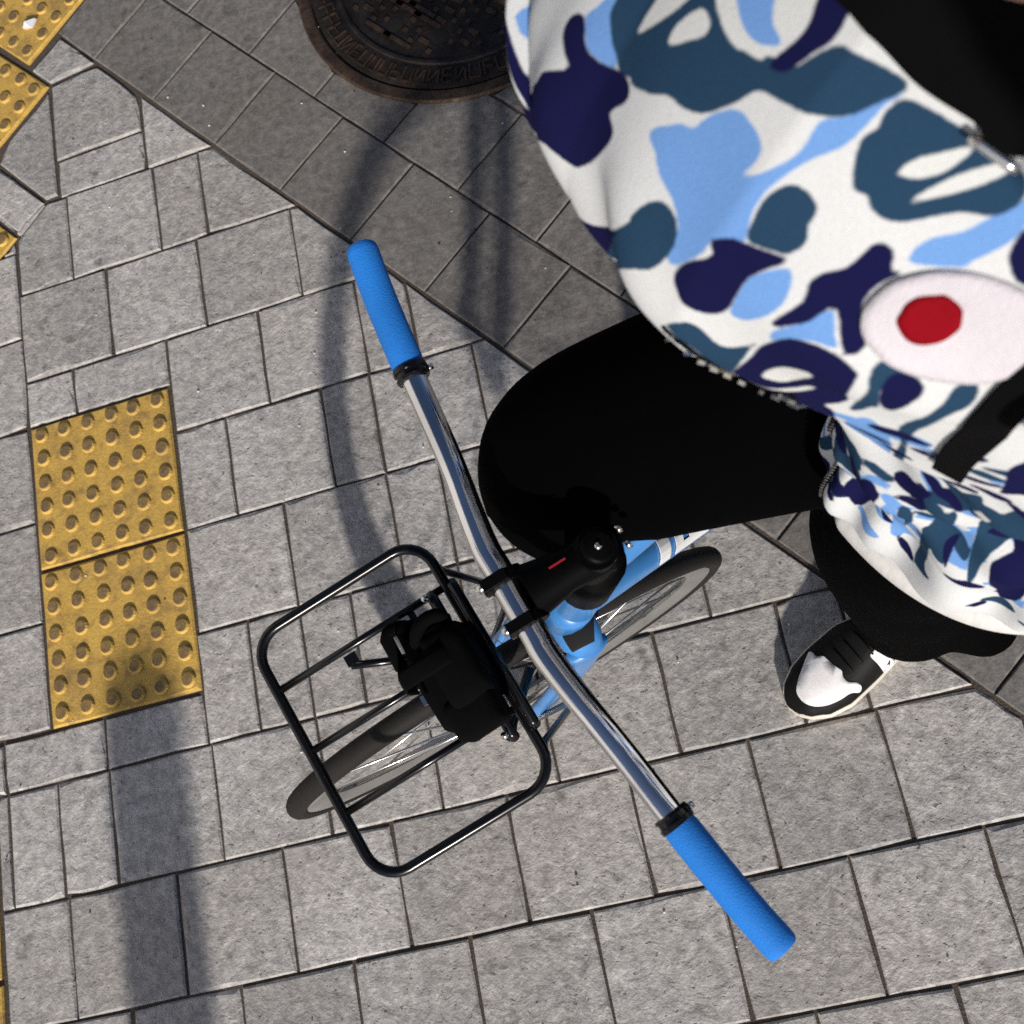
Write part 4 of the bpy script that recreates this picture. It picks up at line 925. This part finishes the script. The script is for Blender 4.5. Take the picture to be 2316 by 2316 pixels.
# ---------------------------------------------------------------- sneakers
def foot_w(x):                                                    # half widths left / right of the last, heel x = 0, toe x = .292
    xs = [0, .012, .04, .10, .16, .215, .250, .275, .288, .2925]
    wl = [.002, .024, .035, .040, .051, .0565, .050, .036, .020, .002]; wr = [.002, .024, .035, .040, .056, .053, .046, .033, .019, .002]
    return np.interp(x, xs, wl), np.interp(x, xs, wr)
def foot_h(x): return float(np.interp(x, [0, .02, .06, .10, .14, .18, .22, .25, .275, .2925], [.085, .098, .104, .100, .088, .070, .057, .051, .042, .026]))
def top_z(x, y):
    wl, wr = foot_w(x); w = wl if y > 0 else wr; u = min(1, abs(y)/max(w-.003, .002)); return .026+(foot_h(x)-.026)*(1-u**2.6)**.55
def sneaker():
    o = bpy.data.objects.new('sneaker', None); COL.objects.link(o); o.empty_display_size = .05
    xs = [.2925*(1-math.cos(PI*i/44))/2 for i in range(45)]; mb = MB(); V = []; F = []
    out = [(x, foot_w(x)[0]) for x in xs]+[(x, -foot_w(x)[1]) for x in xs[::-1]]; m = len(out)
    cx = .15
    for k, (g, z) in enumerate(((.97, 0.), (1., .004), (1.0, .020), (.985, .0265), (.95, .0275))):
        for x, y in out: V.append((cx+(x-cx)*(1+(g-1)*.4), y*g, z))
    for r in range(4):
        for k in range(m): F.append((r*m+k, r*m+(k+1) % m, (r+1)*m+(k+1) % m, (r+1)*m+k))
    F.append(tuple(range(m-1, -1, -1))); F.append(tuple(4*m+k for k in range(m)))
    sharp(MB().add(V, F).build('sole', M['sole'], o), 50)
    V = []; F = []; ny = 24
    for x in xs:
        wl, wr = foot_w(x)
        for j in range(ny+1):
            t = math.sin(PI*(j/ny-.5)); y = (wl if t > 0 else wr)*t*.965; V.append((x, y, top_z(x, y)))
    for i in range(len(xs)-1):
        for j in range(ny): a = i*(ny+1)+j; F.append((a, a+ny+1, a+ny+2, a+1))
    MB().add(V, F).build('upper', M['black_leather'], o)
    def patch(name, poly, mat, off=.0018):
        P = np.array(spline(poly, 4, True)); bm = bmesh.new(); vs_ = [bm.verts.new((x, y, 0)) for x, y in P]; f = bm.faces.new(vs_)
        bmesh.ops.triangulate(bm, faces=[f]); bmesh.ops.subdivide_edges(bm, edges=bm.edges[:], cuts=2, use_grid_fill=True); bmesh.ops.triangulate(bm, faces=bm.faces[:])
        for v in bm.verts: v.co.z = top_z(v.co.x, v.co.y)+off
        r = bmesh.ops.extrude_face_region(bm, geom=bm.faces[:])
        for v in r['geom']:
            if isinstance(v, bmesh.types.BMVert): v.co.z -= off+.001
        bmesh.ops.recalc_face_normals(bm, faces=bm.faces); me = bpy.data.meshes.new(name); bm.to_mesh(me); bm.free(); return link(name, me, mat, o, True)
    patch('toe_panel', [(.216, -.043), (.213, -.037), (.213, -.029), (.205, -.022), (.203, -.006), (.199, .010), (.203, .018), (.202, .028), (.193, .036), (.190, .045), (.197, .049), (.209, .043), (.227, .041), (.246, .036), (.261, .027), (.270, .015), (.272, .002), (.268, -.010), (.253, -.022), (.238, -.031), (.225, -.039)], M['white_leather'])
    patch('side_panel', [(.154, .021), (.146, .0185), (.138, .019), (.130, .034), (.126, .0445), (.136, .048), (.148, .0465), (.152, .034)], M['white_leather'], .002)
    mb = MB()
    for k in range(5):
        x = .112+.019*k; mb.add(*rings([(x, y, top_z(x, y)+.003) for y in (-.022, -.011, 0, .011, .022)], (.0016, .0012), 8, (1, 0, 0)))
    mb.build('laces', M['black_leather'], o)
    mb = MB(); mb.add(*rings(spline([(.035, 0, .09), (.050, 0, .112), (.055, 0, .135)], 4), [(.052, .038)]*9, 20, (1, 0, 0), cap=False)); mb.build('collar', M['black_leather'], o)
    return o
sn = sneaker(); ang = math.radians(204)
def place(o, heel, ang, z, pitch=0.):
    o.parent = person; Wm = Matrix.Translation((heel[0], heel[1], z)) @ Matrix.Rotation(ang, 4, 'Z') @ Matrix.Rotation(pitch, 4, 'Y'); o.matrix_parent_inverse = Matrix(); o.matrix_basis = RM.inverted() @ Wm
place(sn, (.2724, .3709), ang, .001)
s2 = sn.copy(); COL.objects.link(s2)
for ch in list(sn.children): c2 = ch.copy(); COL.objects.link(c2); c2.parent = s2
hp = RM @ Vector((-.395, -.535, 0)); place(s2, (hp.x, hp.y), math.atan2(-.3064798, -.95187716), .405)
